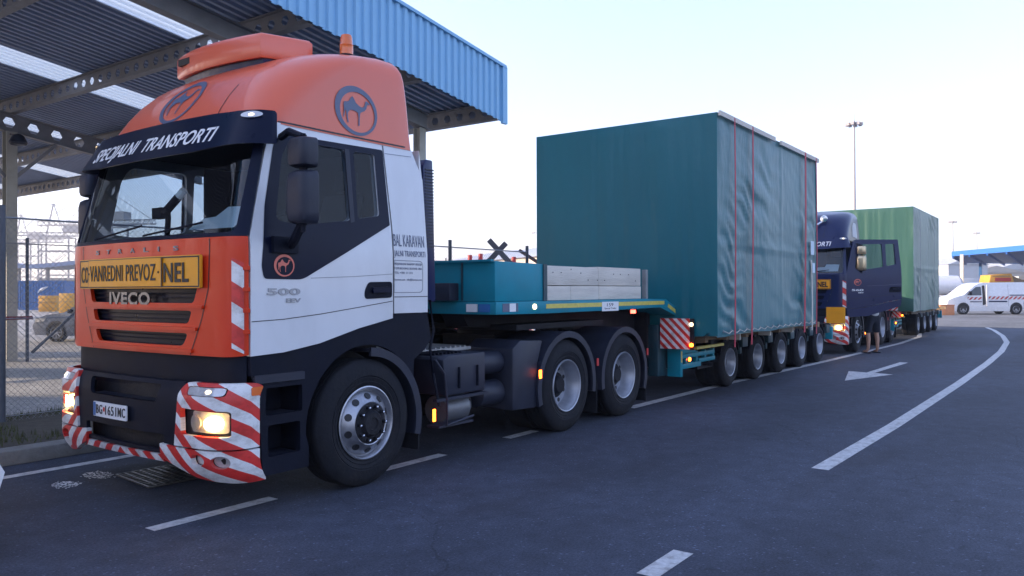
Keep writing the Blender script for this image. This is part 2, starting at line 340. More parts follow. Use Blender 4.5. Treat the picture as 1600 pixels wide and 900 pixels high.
def rnd(pts, r, n=4):
    out = []; N = len(pts)
    for i in range(N):
        p0, p, p1 = Vector(pts[i - 1]), Vector(pts[i]), Vector(pts[(i + 1) % N])
        rr = r[i] if isinstance(r, (list, tuple)) else r
        a, b = (p0 - p), (p1 - p); k = min(rr, a.length * .48, b.length * .48)
        if k < 1e-4: out.append(tuple(p)); continue
        A, B = p + a.normalized() * k, p + b.normalized() * k
        for j in range(n + 1):
            t = j / n; q = A.lerp(p, t).lerp(p.lerp(B, t), t); out.append(tuple(q))
    return out
def rect(x0, y0, x1, y1, r=0, n=4):
    p = [(x0, y0), (x1, y0), (x1, y1), (x0, y1)]
    return rnd(p, r, n) if r else p
def circ(cx, cy, r, n=24, ry=None): return [(cx + r * math.cos(2 * math.pi * k / n), cy + (ry or r) * math.sin(2 * math.pi * k / n)) for k in range(n)]
def sheet(bm, loops):
    for lp in loops:
        vs = [bm.verts.new((x, y, 0)) for x, y in lp]
        for i in range(len(vs)): bm.edges.new((vs[i], vs[(i + 1) % len(vs)]))
    bmesh.ops.triangle_fill(bm, use_beauty=True, use_dissolve=False, edges=bm.edges[:])
def cut(bm, du, dv):
    for ax, d in ((0, du), (1, dv)):
        if not d: continue
        if not bm.verts: return
        lo = min(v.co[ax] for v in bm.verts); hi = max(v.co[ax] for v in bm.verts)
        k = math.floor(lo / d) + 1
        cuts = []
        while k * d < hi - 1e-5: cuts.append(k * d); k += 1
        for c in cuts:
            no = [0, 0, 0]; no[ax] = 1; co = [0, 0, 0]; co[ax] = c
            bmesh.ops.bisect_plane(bm, geom=bm.verts[:] + bm.edges[:] + bm.faces[:], plane_co=co, plane_no=no, dist=1e-6)
def panel(name, loops, mapf, m, parent, th=.02, du=.12, dv=.12, d0=0, us=1.0, smooth=30):
    """flat outline with holes, cut finely and wrapped on mapf(u, v, out)"""
    bm = bmesh.new(); uv = bm.loops.layers.uv.new('UVMap')
    sheet(bm, loops); cut(bm, du, dv)
    bmesh.ops.remove_doubles(bm, verts=bm.verts, dist=1e-6)
    for f in bm.faces:
        if f.normal.z < 0: f.normal_flip()
    for f in bm.faces:
        for l in f.loops: l[uv].uv = (l.vert.co.x * us, l.vert.co.y)
    fr = bm.faces[:]; inn = {}
    if th:
        vmap = {v: bm.verts.new(v.co) for v in bm.verts[:]}
        inn = {b: 1 for b in vmap.values()}
        for f in fr:
            nf = bm.faces.new([vmap[v] for v in f.verts][::-1])
        for e in [e for e in bm.edges if len(e.link_faces) == 1 and e.verts[0] in vmap and e.verts[1] in vmap]:
            a, b = e.verts
            l = e.link_loops[0]; a, b = l.vert, l.link_loop_next.vert
            nf = bm.faces.new((b, a, vmap[a], vmap[b]))
            for lo in nf.loops: lo[uv].uv = (lo.vert.co.x * us, lo.vert.co.y)
    for v in bm.verts: v.co = Vector(mapf(v.co.x, v.co.y, d0 - (th if v in inn else 0)))
    s = MB.__new__(MB); s.bm = bm; s.uv = uv
    return s.build(name, m, parent, smooth=smooth, recalc=bool(th))
def textloops_mesh(txt, bold=0.0, shear=0, space=1):
    cu = bpy.data.curves.new('t', 'FONT'); cu.body = txt; cu.size = 1; cu.offset = bold; cu.shear = shear; cu.space_character = space
    cu.resolution_u = 3
    o = bpy.data.objects.new('t', cu); col.objects.link(o)
    dg = bpy.context.evaluated_depsgraph_get(); me = bpy.data.meshes.new_from_object(o.evaluated_get(dg))
    bpy.data.objects.remove(o); bpy.data.curves.remove(cu); return me
def text(name, txt, mapf, u0, v0, wid, hei, m, parent, bold=.01, shear=0, d0=.004, th=.003, space=1, du=.1, fit=True):
    me = textloops_mesh(txt, bold, shear, space)
    xs = [v.co.x for v in me.vertices]; ys = [v.co.y for v in me.vertices]
    x0, x1, y0, y1 = min(xs), max(xs), min(ys), max(ys)
    y0 = 0 if fit else y0; y1 = max(y1, .69)
    bm = bmesh.new(); bm.from_mesh(me); bpy.data.meshes.remove(me)
    for v in bm.verts: v.co = Vector((u0 + (v.co.x - x0) / (x1 - x0) * wid, v0 + (v.co.y - y0) / (y1 - y0) * hei, 0))
    for f in bm.faces:
        if f.normal.z < 0: f.normal_flip()
    if du: cut(bm, du, 0)
    vmap = {}
    if th:
        fr = bm.faces[:]
        vmap = {v: bm.verts.new(v.co) for v in bm.verts[:]}
        for e in [e for e in bm.edges if len(e.link_faces) == 1]:
            l = e.link_loops[0]; a, b = l.vert, l.link_loop_next.vert
            bm.faces.new((b, a, vmap[a], vmap[b]))
    back = set(vmap.values())
    for v in bm.verts: v.co = Vector(mapf(v.co.x, v.co.y, d0 + (0 if v in back else th)))
    s = MB.__new__(MB); s.bm = bm
    return s.build(name, m, parent, recalc=False, smooth=40)
CAMEL = [(.02, .62), (.05, .72), (.14, .74), (.22, .78), (.30, .93), (.36, 1.0), (.42, .93), (.50, .80), (.60, .74), (.70, .70), (.78, .72), (.84, .80), (.86, .92), (.90, .99), (.97, .97),
         (1.06, .91), (1.05, .88), (.96, .88), (.94, .82), (.91, .70), (.84, .60), (.74, .54), (.68, .48), (.66, .30), (.66, .02), (.61, .0), (.61, .30), (.58, .46), (.48, .50), (.34, .50), (.26, .46),
         (.20, .36), (.20, .20), (.24, .03), (.19, .01), (.15, .20), (.13, .38), (.09, .46), (.08, .30), (.05, .16), (.02, .17), (.04, .34), (.04, .50)]
def emblem(name, mapf, cx, cy, rx, ry, m, parent, d0=.005, sh=0, tilt=0, thick=.16):
    """a camel inside a ring"""
    bm = bmesh.new()
    o_, i_ = [], []
    n = 40
    for k in range(n):
        a = 2 * math.pi * k / n; w_ = 1 - thick * (1.15 + .45 * math.cos(a - 2.4))
        o_.append((math.cos(a), math.sin(a))); i_.append((math.cos(a) * w_, math.sin(a) * w_))
    vo = [bm.verts.new((*p, 0)) for p in o_]; vi = [bm.verts.new((*p, 0)) for p in i_]
    for k in range(n): bm.faces.new((vo[k], vo[(k + 1) % n], vi[(k + 1) % n], vi[k]))
    b2 = bmesh.new(); sheet(b2, [[((x - .53) * 1.2, (y - .52) * 1.15) for x, y in CAMEL]])
    for f in b2.faces: bm.faces.new([bm.verts.new(v.co) for v in f.verts])
    b2.free(); cut(bm, .25, .25)
    ct, st = math.cos(tilt), math.sin(tilt)
    for v in bm.verts:
        x, y = v.co.x, v.co.y; x, y = x * ct - y * st, x * st + y * ct
        v.co = Vector(mapf(cx + x * rx, cy + y * ry, d0))
    s = MB.__new__(MB); s.bm = bm
    return s.build(name, m, parent, recalc=True)

# flat map helpers
def facemap(x): return lambda u, v, d: (x - d, -u, v)           # plane facing -X; u = -y
def sidemapY(y): return lambda u, v, d: (u, y - d, v)           # plane facing -Y

# ================================================================== SETTING
def struct(o): o['kind'] = 'structure'; return o
def flat(name, pts, z, m):
    bm = bmesh.new(); bm.faces.new([bm.verts.new((x, y, z)) for x, y in pts])
    for f in bm.faces:
        if f.calc_area() and f.normal.z < 0: f.normal_flip()
    bm.normal_update()
    if bm.faces[:][0].normal.z < 0: bmesh.ops.reverse_faces(bm, faces=bm.faces[:])
    me = bpy.data.meshes.new(name); bm.to_mesh(me); bm.free(); me.materials.append(m)
    o = bpy.data.objects.new(name, me); col.objects.link(o); return struct(o)
flat('ground', [(-900, -900), (1400, -900), (1400, 1400), (-900, 1400)], 0, M['asphalt'])
flat('yard', [(-60, 10.6), (30, 10.6), (44, 22), (120, 60), (120, 120), (-60, 120)], .012, M['concrete_yard'])
flat('apron', [(37.5, -60), (160, -60), (160, 59), (44, 21.5), (39, 6)], .008, M['apron'])
# verge + kerb
k = MB(); k.prism([(8.02, 0), (8.05, .13), (8.24, .14), (8.26, 0)], 'x', -30, 24); struct(k.build('kerb', M['kerb'], bevel=.012))
k = MB(); k.prism([(8.26, 0), (8.262, .125), (10.5, .12), (10.58, 0)], 'x', -30, 24); struct(k.build('verge', M['dirt']))
g = MB()
for i in range(5200):
    x = random.uniform(1.5, 9); y = random.uniform(8.35, 10.4)
    if noise.noise(Vector((x * 1.3, y * 1.6, 3))) < -.05: continue
    h = random.uniform(.03, .10); a = random.uniform(0, 6.28); r = random.uniform(.004, .009)
    dx, dy = math.cos(a) * r, math.sin(a) * r; lx, ly = random.uniform(-.03, .03), random.uniform(-.03, .03)
    g.add([(x - dx, y - dy, .12), (x + dx, y + dy, .12), (x + lx, y + ly, .12 + h)], [(0, 1, 2)])
tag(g.build('verge_grass', mat('dry_grass', (.09, .10, .035), .9, var=.4, scale=20)), 'sparse dry grass on the strip behind the kerb', 'grass', kind='stuff')
# road markings
def line(pts, wd, name='lane_line', z=.004):
    L_, R_ = [], []
    for i, p in enumerate(pts):
        a = Vector(pts[max(i - 1, 0)]); b = Vector(pts[min(i + 1, len(pts) - 1)]); d = (b - a).normalized(); n = Vector((-d.y, d.x)) * wd / 2
        L_.append(Vector(p) + n); R_.append(Vector(p) - n)
    bm = bmesh.new(); A = [bm.verts.new((p.x, p.y, z)) for p in L_]; B = [bm.verts.new((p.x, p.y, z)) for p in R_]
    for i in range(len(pts) - 1): bm.faces.new((B[i], B[i + 1], A[i + 1], A[i]))
    me = bpy.data.meshes.new(name); bm.to_mesh(me); bm.free(); me.materials.append(M['paint_white'])
    o = bpy.data.objects.new(name, me); col.objects.link(o); return struct(o)
line([(-6, 7.55), (12, 7.55)], .12)
for a, b in ((-.2, .9), (2.9, 3.9), (5.0, 5.9), (6.95, 7.5)): line([(a, 5.1), (b, 5.1)], .12)
line([(9.7, 5.04), (13, 5.0), (19, 4.72), (26, 4.5), (30, 4.6), (34, 5.2)], .15)
for a, b in ((.5, 1.5), (4.05, 4.55)): line([(a, 2.0), (b, 2.0)], .13)
curve = [(7.35, 1.93), (10.2, 1.84), (15.4, 1.76), (20, 1.74), (24, 1.78), (28.3, 1.95), (32.1, 2.33), (36.5, 2.95), (38.9, 3.4)]
line(curve, .15)
line([(41.5, 4.1), (44, 4.9)], .15); line([(47.5, 5.0), (49.5, 5.9)], .3)
line([(53, -12), (51.5, 8)], .12)
def arrow(tip, tail, z=.004):
    t = Vector(tip); e = Vector(tail); d = (e - t); L_ = d.length; d.normalize(); n = Vector((-d.y, d.x))
    P = lambda a, b: t + d * a + n * b
    pts = [P(0, 0), P(1.75, .42), P(1.68, .07), P(L_, .085), P(L_, -.085), P(1.68, -.07), P(1.6, -.42)]
    return flat('direction_arrow', [(p.x, p.y) for p in pts], z, M['paint_white'])
arrow((14.78, 3.45), (19.2, 3.25))
# paint blots left on the road (own outline)
def blot(cx, cy, rx, ry, s):
    bm = MB()
    for i in range(170):
        a = random.uniform(0, 6.28); q = random.random() ** .5 * (1.0 if random.random() < .8 else 1.3)
        x, y = cx + math.cos(a) * rx * q, cy + math.sin(a) * ry * q; r = random.uniform(.004, .013)
        n = 6; bm.add([(x + r * random.uniform(.6, 1.2) * math.cos(6.28 * k / n), y + r * random.uniform(.6, 1.2) * math.sin(6.28 * k / n), .0042 + i * 4e-6) for k in range(n)], [tuple(range(n))])
        bm.bm.verts.ensure_lookup_table()
    o = bm.build('road_paint_spatter', M['ink_white'], recalc=False); struct(o); o.location.z = s
blot(3.5, 6.98, .10, .17, 0); blot(3.17, 6.86, .09, .13, .0)
# drain grate
OFF = Vector((3.75, 6.5, 0))
gr = MB()
A, B, C_, D = Vector((3.58, 6.83)), Vector((3.50, 6.16)), Vector((3.98, 6.14)), Vector((4.05, 6.80))
def q(s, t): p = A.lerp(B, s).lerp(D.lerp(C_, s), t); return (p.x, p.y, .012)
for i in range(12): gr.bar(q(i / 11, 0), q(i / 11, 1), .012, .01)
for i in range(8): gr.bar(q(0, i / 7), q(1, i / 7), .014, .012)
tag(gr.build('drain_grate', mat('worn_iron', (.10, .10, .10), .4, .6, var=.3, scale=20)), 'rectangular iron drain grate in the road in front of the orange truck', 'drain grate')
gp = flat('drain_pit', [q(0, 0)[:2], q(1, 0)[:2], q(1, 1)[:2], q(0, 1)[:2]], .003, M['ink'])
OFF = Vector((0, 0, 0))

# ================================================================== BIG CANOPY
CX1, SL, CZ = 13.03, .138, 5.40
def rz(x): return CZ + SL * (CX1 - x)
OFF = Vector((8, 20, 0))
can = empty('canopy', label='large steel canopy with blue corrugated fascia above the orange and white truck', cat='canopy')
CY0, CY1, CX0 = 9.6, 38.0, -9.0
SK = [(12.0, 12.95), (16.7, 17.8), (21.6, 22.7), (26.6, 27.7), (31.6, 32.7)]
def corr(y0, y1, name, m):
    s = MB(); pit = .2; prof = [(0, 0), (.05, 0), (.075, .055), (.15, .055), (.175, 0)]
    ys = []; y = y0
    while y < y1 - .01:
        for a, h in prof:
            if y + a < y1 - 1e-3: ys.append((y + a, h))
        y += pit
    ys.append((y1, 0))
    top = [[s.bm.verts.new((x, yy, rz(x) + h)) for yy, h in ys] for x in (CX0, CX1)]
    tp2 = [[s.bm.verts.new((x, yy, rz(x) + h + .012)) for yy, h in ys] for x in (CX0, CX1)]
    for T in (top, tp2):
        for i in range(len(ys) - 1): s.bm.faces.new((T[0][i], T[1][i], T[1][i + 1], T[0][i + 1]))
    return s.build(name, m, can, smooth=20, recalc=False)
edges = [CY0]
for a, b in SK: edges += [a, b]
edges.append(CY1)
for i in range(len(edges) - 1):
    corr(edges[i], edges[i + 1], 'skylight' if i % 2 else 'roof_sheet', M['skylight'] if i % 2 else M['roof_sheet'])
# fascia: corrugated sheet with trim
s = MB(); x = CX0; pit = .19; prof = [(0, 0), (.05, 0), (.075, .04), (.145, .04), (.17, 0)]; xs = []
while x < CX1 - .1:
    for a, h in prof: xs.append((x + a, h))
    x += pit
xs.append((CX1, 0))
FB, FT = -.38, .72
lo = [s.bm.verts.new((a, CY0 - h, rz(a) + FB)) for a, h in xs]; hi = [s.bm.verts.new((a, CY0 - h, rz(a) + FT)) for a, h in xs]
lo2 = [s.bm.verts.new((a, CY0 - h + .01, rz(a) + FB)) for a, h in xs]; hi2 = [s.bm.verts.new((a, CY0 - h + .01, rz(a) + FT)) for a, h in xs]
for i in range(len(xs) - 1):
    s.bm.faces.new((lo[i], lo[i + 1], hi[i + 1], hi[i])); s.bm.faces.new((lo2[i + 1], lo2[i], hi2[i], hi2[i + 1]))
s.build('fascia', M['blue_sheet'], can, smooth=20, recalc=False)
def sl_bar(name, y, zo, w_, h_, m, x0=CX0, x1=CX1): 
    return MB().prism([(x0, rz(x0) + zo), (x1, rz(x1) + zo), (x1, rz(x1) + zo + h_), (x0, rz(x0) + zo + h_)], 'y', y, y + w_).build(name, m, can)
sl_bar('fascia_cap', CY0 - .07, FT, .16, .06, M['blue_sheet'])
MB().box((CX1 - .12, CY0 - .062, rz(CX1) + FB - .03), (CX1 + .03, CY0 - .002, rz(CX1) + FT + .03)).build('corner_flashing', M['blue_sheet'], can)
MB().box((CX1 + .005, CY0 + .0, rz(CX1) - .20), (CX1 + .03, CY1, rz(CX1) + .16)).build('end_flashing', M['roof_sheet'], can)
# castellated rafters along Y, with hexagon holes
def castel(x, dep, y0, y1, hole, pitch):
    loops = [[(y0, -dep), (y1, -dep), (y1, 0), (y0, 0)]]
    y = y0 + .3
    while y < y1 - .3:
        loops.append([(y + hole * math.cos(k * math.pi / 3), -dep / 2 + hole * .9 * math.sin(k * math.pi / 3)) for k in range(6)]); y += pitch
    z0 = rz(x) - .012
    f = lambda u, v, d: (x - d, u, z0 + v)
    r = panel('rafter', loops, f, M['beam'], can, th=.012, du=0, dv=0)
    for zz in (-dep - .012, -.015):
        MB().box((x - .075, y0, z0 + zz), (x + .075, y1, z0 + zz + .014)).build('flange', M['beam'], r)
for x in (5.55, 8.1, 10.6, 12.85, 2.9, .3): castel(x, .34, CY0 + .05, 34, .095, .34)
for y in (10.75, 20.0):
    x0 = -8; L_ = []
    f = lambda u, v, d, y=y: (u, y + d, rz(u) - .40 + v)
    xe = 12.9 if y > 15 else 11.95; dp_ = .42 if y > 15 else .30
    loops = [[(x0, -dp_), (xe, -dp_), (xe, 0), (x0, 0)]]
    u = x0 + .4
    while u < 12.5 and y > 15: loops.append([(u + .13 * math.cos(k * math.pi / 3), -.21 + .13 * math.sin(k * math.pi / 3)) for k in range(6)]); u += .52
    r = panel('main_girder', loops, f, M['beam'], can, th=.014, du=1.0, dv=0)
    for zz in (-dp_ - .01, -.012): sl_bar('flange', y - .09, -.40 + zz, .19, .016, M['beam'], x0, xe).parent = r
for (x, y) in ((8.02, 20.0), (.5, 20.0), (8.8, 10.8), (11.8, 10.8), (2.8, 10.8), (-6, 10.8), (-6, 20)):
    c = MB(); w_ = .115 if y > 15 else .09; zt = rz(x) - (.82 if y > 15 else .71)
    c.box((x - w_, y - w_, 0), (x + w_, y - w_ + .02, zt)); c.box((x - w_, y + w_ - .02, 0), (x + w_, y + w_, zt)); c.box((x - .012, y - w_ + .02, 0), (x + .012, y + w_ - .02, zt))
    c.box((x - .2, y - .2, .0), (x + .2, y + .2, .03)); c = c.build('column', M['column'], can)
    for sg in ((-1,) if x == 11.8 else (-1, 1)):
        MB().bar((x + sg * .1, y, zt - 1.05), (x + sg * 1.0, y, rz(x + sg) - .84), .07, .07).build('brace', M['beam'], c)
# flood lamp on the column
lp = MB(); lp.lathe([(0, .16), (.05, .19), (.2, .12), (.24, .05)], (7.95, 19.4, 4.9), (0, 0, 1), 16, True); lp.bar((7.95, 19.4, 5.1), (7.98, 19.85, 5.2), .04)
lp.build('flood_lamp', M['plastic2'], can)

# ================================================================== CHAIN-LINK FENCE
def chainlink(p0, p1, h, z0, name, label, step=.062, posts=3.0, wr=.0022, diag=False):
    global OFF
    p0, p1 = Vector(p0), Vector(p1); d = p1 - p0; L_ = d.length; d.normalize()
    OFF = Vector((p0.x, p0.y, z0)); root = empty(name, label=label, cat='fence')
    s = MB(); n = int((L_ + h) / step)
    P = lambda u, v: Vector((p0.x + d.x * u, p0.y + d.y * u, z0 + v))
    nn = Vector((-d.y, d.x, 0))
    for i in range(n):
        a = i * step
        for sg in (1, -1):
            u0, v0, u1, v1 = (a - h, 0, a, h) if sg == 1 else (a, 0, a - h, h)
            # clip to [0, L]
            pts = []
            for t0, t1 in ((0, 1),):
                uu0, uu1 = u0, u1; vv0, vv1 = v0, v1
                def clip(uu0, vv0, uu1, vv1):
                    if uu0 > uu1: uu0, vv0, uu1, vv1 = uu1, vv1, uu0, vv0
                    if uu1 <= 0 or uu0 >= L_: return None
                    if uu0 < 0: vv0 += (vv1 - vv0) * (0 - uu0) / (uu1 - uu0); uu0 = 0
                    if uu1 > L_: vv1 = vv0 + (vv1 - vv0) * (L_ - uu0) / (uu1 - uu0); uu1 = L_
                    return uu0, vv0, uu1, vv1
                c = clip(uu0, vv0, uu1, vv1)
            if not c or c[2] - c[0] < .01: continue
            q0 = P(c[0], c[1]) + nn * .002 * sg; q1 = P(c[2], c[3]) + nn * .002 * sg
            s.tube([q0, q1], wr, 3, False)
    s.build('wire_mesh', M['galv'], root, recalc=False)
    u = 0
    while u <= L_ + .01:
        MB().tube([P(u, 0), P(u, h + .12)], .035, 10).build('fence_post', M['post'], root); u += posts
    for v in (.06, h * .5, h - .02): MB().tube([P(0, v) - nn * .01, P(L_, v) - nn * .01], .005 if v != h - .02 else .012, 5).build('tension_wire', M['galv'], root)
    if diag:
        MB().tube([P(diag[0], .2), P(diag[1], h - .35)], .035, 10).build('brace', M['post'], root)
    OFF = Vector((0, 0, 0)); return root
chainlink((-1.31, 10.0), (14.41, 10.0), 2.35, .12, 'chainlink_fence', 'tall chain-link fence on the verge behind the front truck', .07, 2.62)
chainlink((5.0, 19.55), (14.6, 19.55), 2.7, .012, 'chainlink_fence', 'inner chain-link fence with a diagonal brace beside the canopy column', .11, 3.2, .003, diag=(3.3, 5.6))
OFF = Vector((6.5, 19.3, 0)); s = MB(); s.tube([(3.5, 19.3, 1.02), (8.2, 19.3, 1.02)], .04, 8); s.tube([(3.5, 19.3, 0), (3.5, 19.3, 1.1)], .07, 8)
tag(s.build('boom_barrier', mat('faded_red', (.20, .03, .03), .6)), 'dark red horizontal boom in front of the canopy column', 'barrier'); OFF = Vector((0, 0, 0))
chainlink((16, 24), (44, 24), 3.0, .0, 'chainlink_fence', 'far chain-link fence in front of the pale warehouse', .16, 4.0, .004)

# ================================================================== WHEELS
_wc = {}
def wheel(parent, c, kind, far=False):
    """kind: steer, drive, small; centre of the outer tyre face at c"""
    global OFF
    base = Vector(c) - OFF
    if kind in _wc:
        e = copy_tree(_wc[kind], parent)
    else:
        sv = OFF; OFF = Vector((0, 0, 0))
        e = bpy.data.objects.new('wheel', None); col.objects.link(e); e.empty_display_size = .1; e.parent = parent
        S = {'steer': 1, 'drive': 1, 'small': .77}[kind]; ro = .52 if kind != 'small' else .405; ri = .29 if kind != 'small' else .228
        wd = .31 if kind == 'steer' else (.62 if kind == 'drive' else .5)
        h_ = ro - ri
        prof = [(.03, ri), (.008, ri + h_ * .12), (.002, ri + h_ * .2), (.006, ri + h_ * .22), (-.004, ri + h_ * .36), (.001, ri + h_ * .38), (-.006, ri + h_ * .42), (0, ri + h_ * .68), (.012, ri + h_ * .78), (.03, ro - .014), (.05, ro)]
        t = .05
        for gx in (.095, .145, .195, .245):
            prof += [(gx - .006, ro), (gx - .004, ro - .012), (gx + .004, ro - .012), (gx + .006, ro)]
        if wd > .4:
            prof += [(.28, ro), (.295, ro - .06), (.315, ro - .06), (.33, ro), (wd - .04, ro)]
        else: prof += [(wd - .05, ro)]
        prof += [(wd - .01, ro - .03), (wd, ri + h_ * .5), (wd - .03, ri)]
        MB().lathe(prof, (0, 0, 0), (0, 1, 0), 56).build('tyre', M['rubber'], e, smooth=35)
        rm = M['rim'] if kind == 'steer' else M['rim_steel']
        s = MB()
        if kind == 'steer':
            s.lathe([(.25, ri - .02), (.05, ri - .015), (.02, ri + .004), (.004, ri + .012), (.0, ri + .002), (.012, ri - .012), (.045, ri - .02), (.045, ri - .026), (.03, ri - .035), (-.005, ri - .075), (-.03, ri - .105), (-.04, ri - .115), (-.035, ri - .125)], (0, 0, 0), (0, 1, 0), 56)
            s.build('rim', rm, e, smooth=40)
            s = MB(); s.lathe([(-.036, .168), (-.042, .16), (-.042, .112), (-.06, .105), (-.075, .09), (-.078, .05), (-.066, .045), (-.066, 0.0)], (0, 0, 0), (0, 1, 0), 40)
            for k in range(10):
                a = 2 * math.pi * k / 10; s.lathe([(-.04, .015), (-.068, .014), (-.074, .008), (-.074, 0)], (math.cos(a) * .138, 0, math.sin(a) * .138), (0, 1, 0), 8)
            s.build('hub', M['steel'], e, smooth=40)
            s = MB()
            for k in range(10):
                a = 2 * math.pi * (k + .5) / 10; rr = .222
                n = Vector((.65 * math.cos(a), -.76, .65 * math.sin(a))).normalized()
                c0 = Vector((math.cos(a) * rr, -.003, math.sin(a) * rr)); s.lathe([(0, .031), (.003, .030), (.003, 0)], c0 + n * .0, n, 16)
            s.build('hand_holes', M['ink'], e)
            s = MB()
            for k in range(10):
                a = 2 * math.pi * k / 10; s.lathe([(-.072, .011), (-.082, .010), (-.086, .004), (-.086, 0)], (math.cos(a) * .138, 0, math.sin(a) * .138), (0, 1, 0), 6)
            s.build('wheel_nuts', M['chrome'], e)
        else:
            dp = .17 if kind == 'drive' else .14
            s.lathe([(.04, ri - .0), (.012, ri + .008), (.0, ri + .002), (.006, ri - .010), (.03, ri - .016), (.045, ri - .03), (dp - .04, ri - .04), (dp, ri - .055), (dp + .004, ri - .13 * S), (dp - .02, ri - .15 * S)], (0, 0, 0), (0, 1, 0), 56)
            s.build('rim', rm, e, smooth=40)
            s = MB(); hr = ri - .148 * S
            s.lathe([(dp - .01, hr + .005), (dp - .02, hr), (dp - .02, hr * .8), (.11, hr * .72), (.095, hr * .6), (.095, 0)], (0, 0, 0), (0, 1, 0), 32)
            s.build('hub', M['steel'], e, smooth=40)
            s = MB()
            for k in range(8):
                a = 2 * math.pi * (k + .5) / 8; rr = ri - .095 * S
                s.lathe([(0, .025 * S), (-.003, .024 * S), (-.003, 0)], (math.cos(a) * rr, dp + .002, math.sin(a) * rr), (0, 1, 0), 14)
            s.build('hand_holes', M['ink'], e)
        _wc[kind] = e; OFF = sv
    e.location = base; e.rotation_euler = (0, 0, math.pi if far else 0)
    return e

# ================================================================== TRACTOR TRUCK
YC = 6.0
def W(z): return 1.22 - .085 * max(0, z - 1.9)
def X0(z): return 3.30 + .25 * max(0, z - 1.98)
def corner(p, x0, w_, bow, rx, ry, d):
    q = abs(p); s_ = 1 if p >= 0 else -1
    if q < .8:
        yy = q / .8 * (w_ - ry); x = x0 + bow * (q / .8) ** 2; nx, ny = -1, 0
    elif q <= 1:
        a = (q - .8) / .2 * math.pi / 2; x = x0 + bow + rx - rx * math.cos(a); yy = w_ - ry + ry * math.sin(a)
        v = Vector((-math.cos(a) / rx, math.sin(a) / ry)).normalized(); nx, ny = v
    else: x = x0 + bow + rx + (q - 1) * 1.2; yy = w_; nx, ny = 0, 1
    return x + nx * d, YC - s_ * (yy + ny * d)
def fmap(p, z, d):
    x, y = corner(p, X0(z), W(z), .05, .12, .24, d); return (x, y, z)
def bmap(p, z, d):
    tk = max(0, .44 - z)
    x, y = corner(p, 3.17 + tk * tk * 2.2 + max(0, z - .86) * .5, 1.245 - tk * tk * .7, .04, .24, .34, d); return (x, y, z)
def smap(sg): return lambda x, z, d: (x, YC + sg * (W(z) + d), z)
def mir(pts): return [(-a, b) for a, b in pts]

def seg_strip(pts, w_):
    """thin strip polygon following pts in a plane"""
    L_, R_ = [], []
    for i, p in enumerate(pts):
        a = Vector(pts[max(i - 1, 0)]); b = Vector(pts[min(i + 1, len(pts) - 1)]); d = (b - a).normalized(); n = Vector((-d.y, d.x)) * w_ / 2
        L_.append(tuple(Vector(p) + n)); R_.append(tuple(Vector(p) - n))
    return L_ + R_[::-1]

def ring(z, xf, w_, xr, r, rr=.05, bow=.05, n=8):
    pts = []
    # near side rear corner -> front near -> front far -> rear far
    pts += [(xr, YC - w_ + rr)]
    for k in range(5): a = k / 4 * math.pi / 2; pts.append((xr - rr + rr * math.cos(a), YC - w_ + rr - rr * math.sin(a)))
    pts += [(xr + (xf + r - xr) * t, YC - w_) for t in (.15, .35, .55, .75, .9)]
    for k in range(n + 1): a = k / n * math.pi / 2; pts.append((xf + bow + r - r * math.sin(a), YC - w_ + r - r * math.cos(a)))
    for k in range(1, 10):
        t = -1 + 2 * k / 10; pts.append((xf + bow * t * t, YC + t * (w_ - r)))
    for k in range(n + 1): a = k / n * math.pi / 2; pts.append((xf + bow + r - r * math.cos(a), YC + w_ - r + r * math.sin(a)))
    pts += [(xr + (xf + r - xr) * t, YC + w_) for t in (.9, .75, .55, .35, .15)]
    for k in range(5): a = k / 4 * math.pi / 2; pts.append((xr - rr + rr * math.sin(a), YC + w_ - rr + rr * math.cos(a)))
    pts += [(xr, YC + w_ - rr)]
    return [(x, y, z) for x, y in pts]

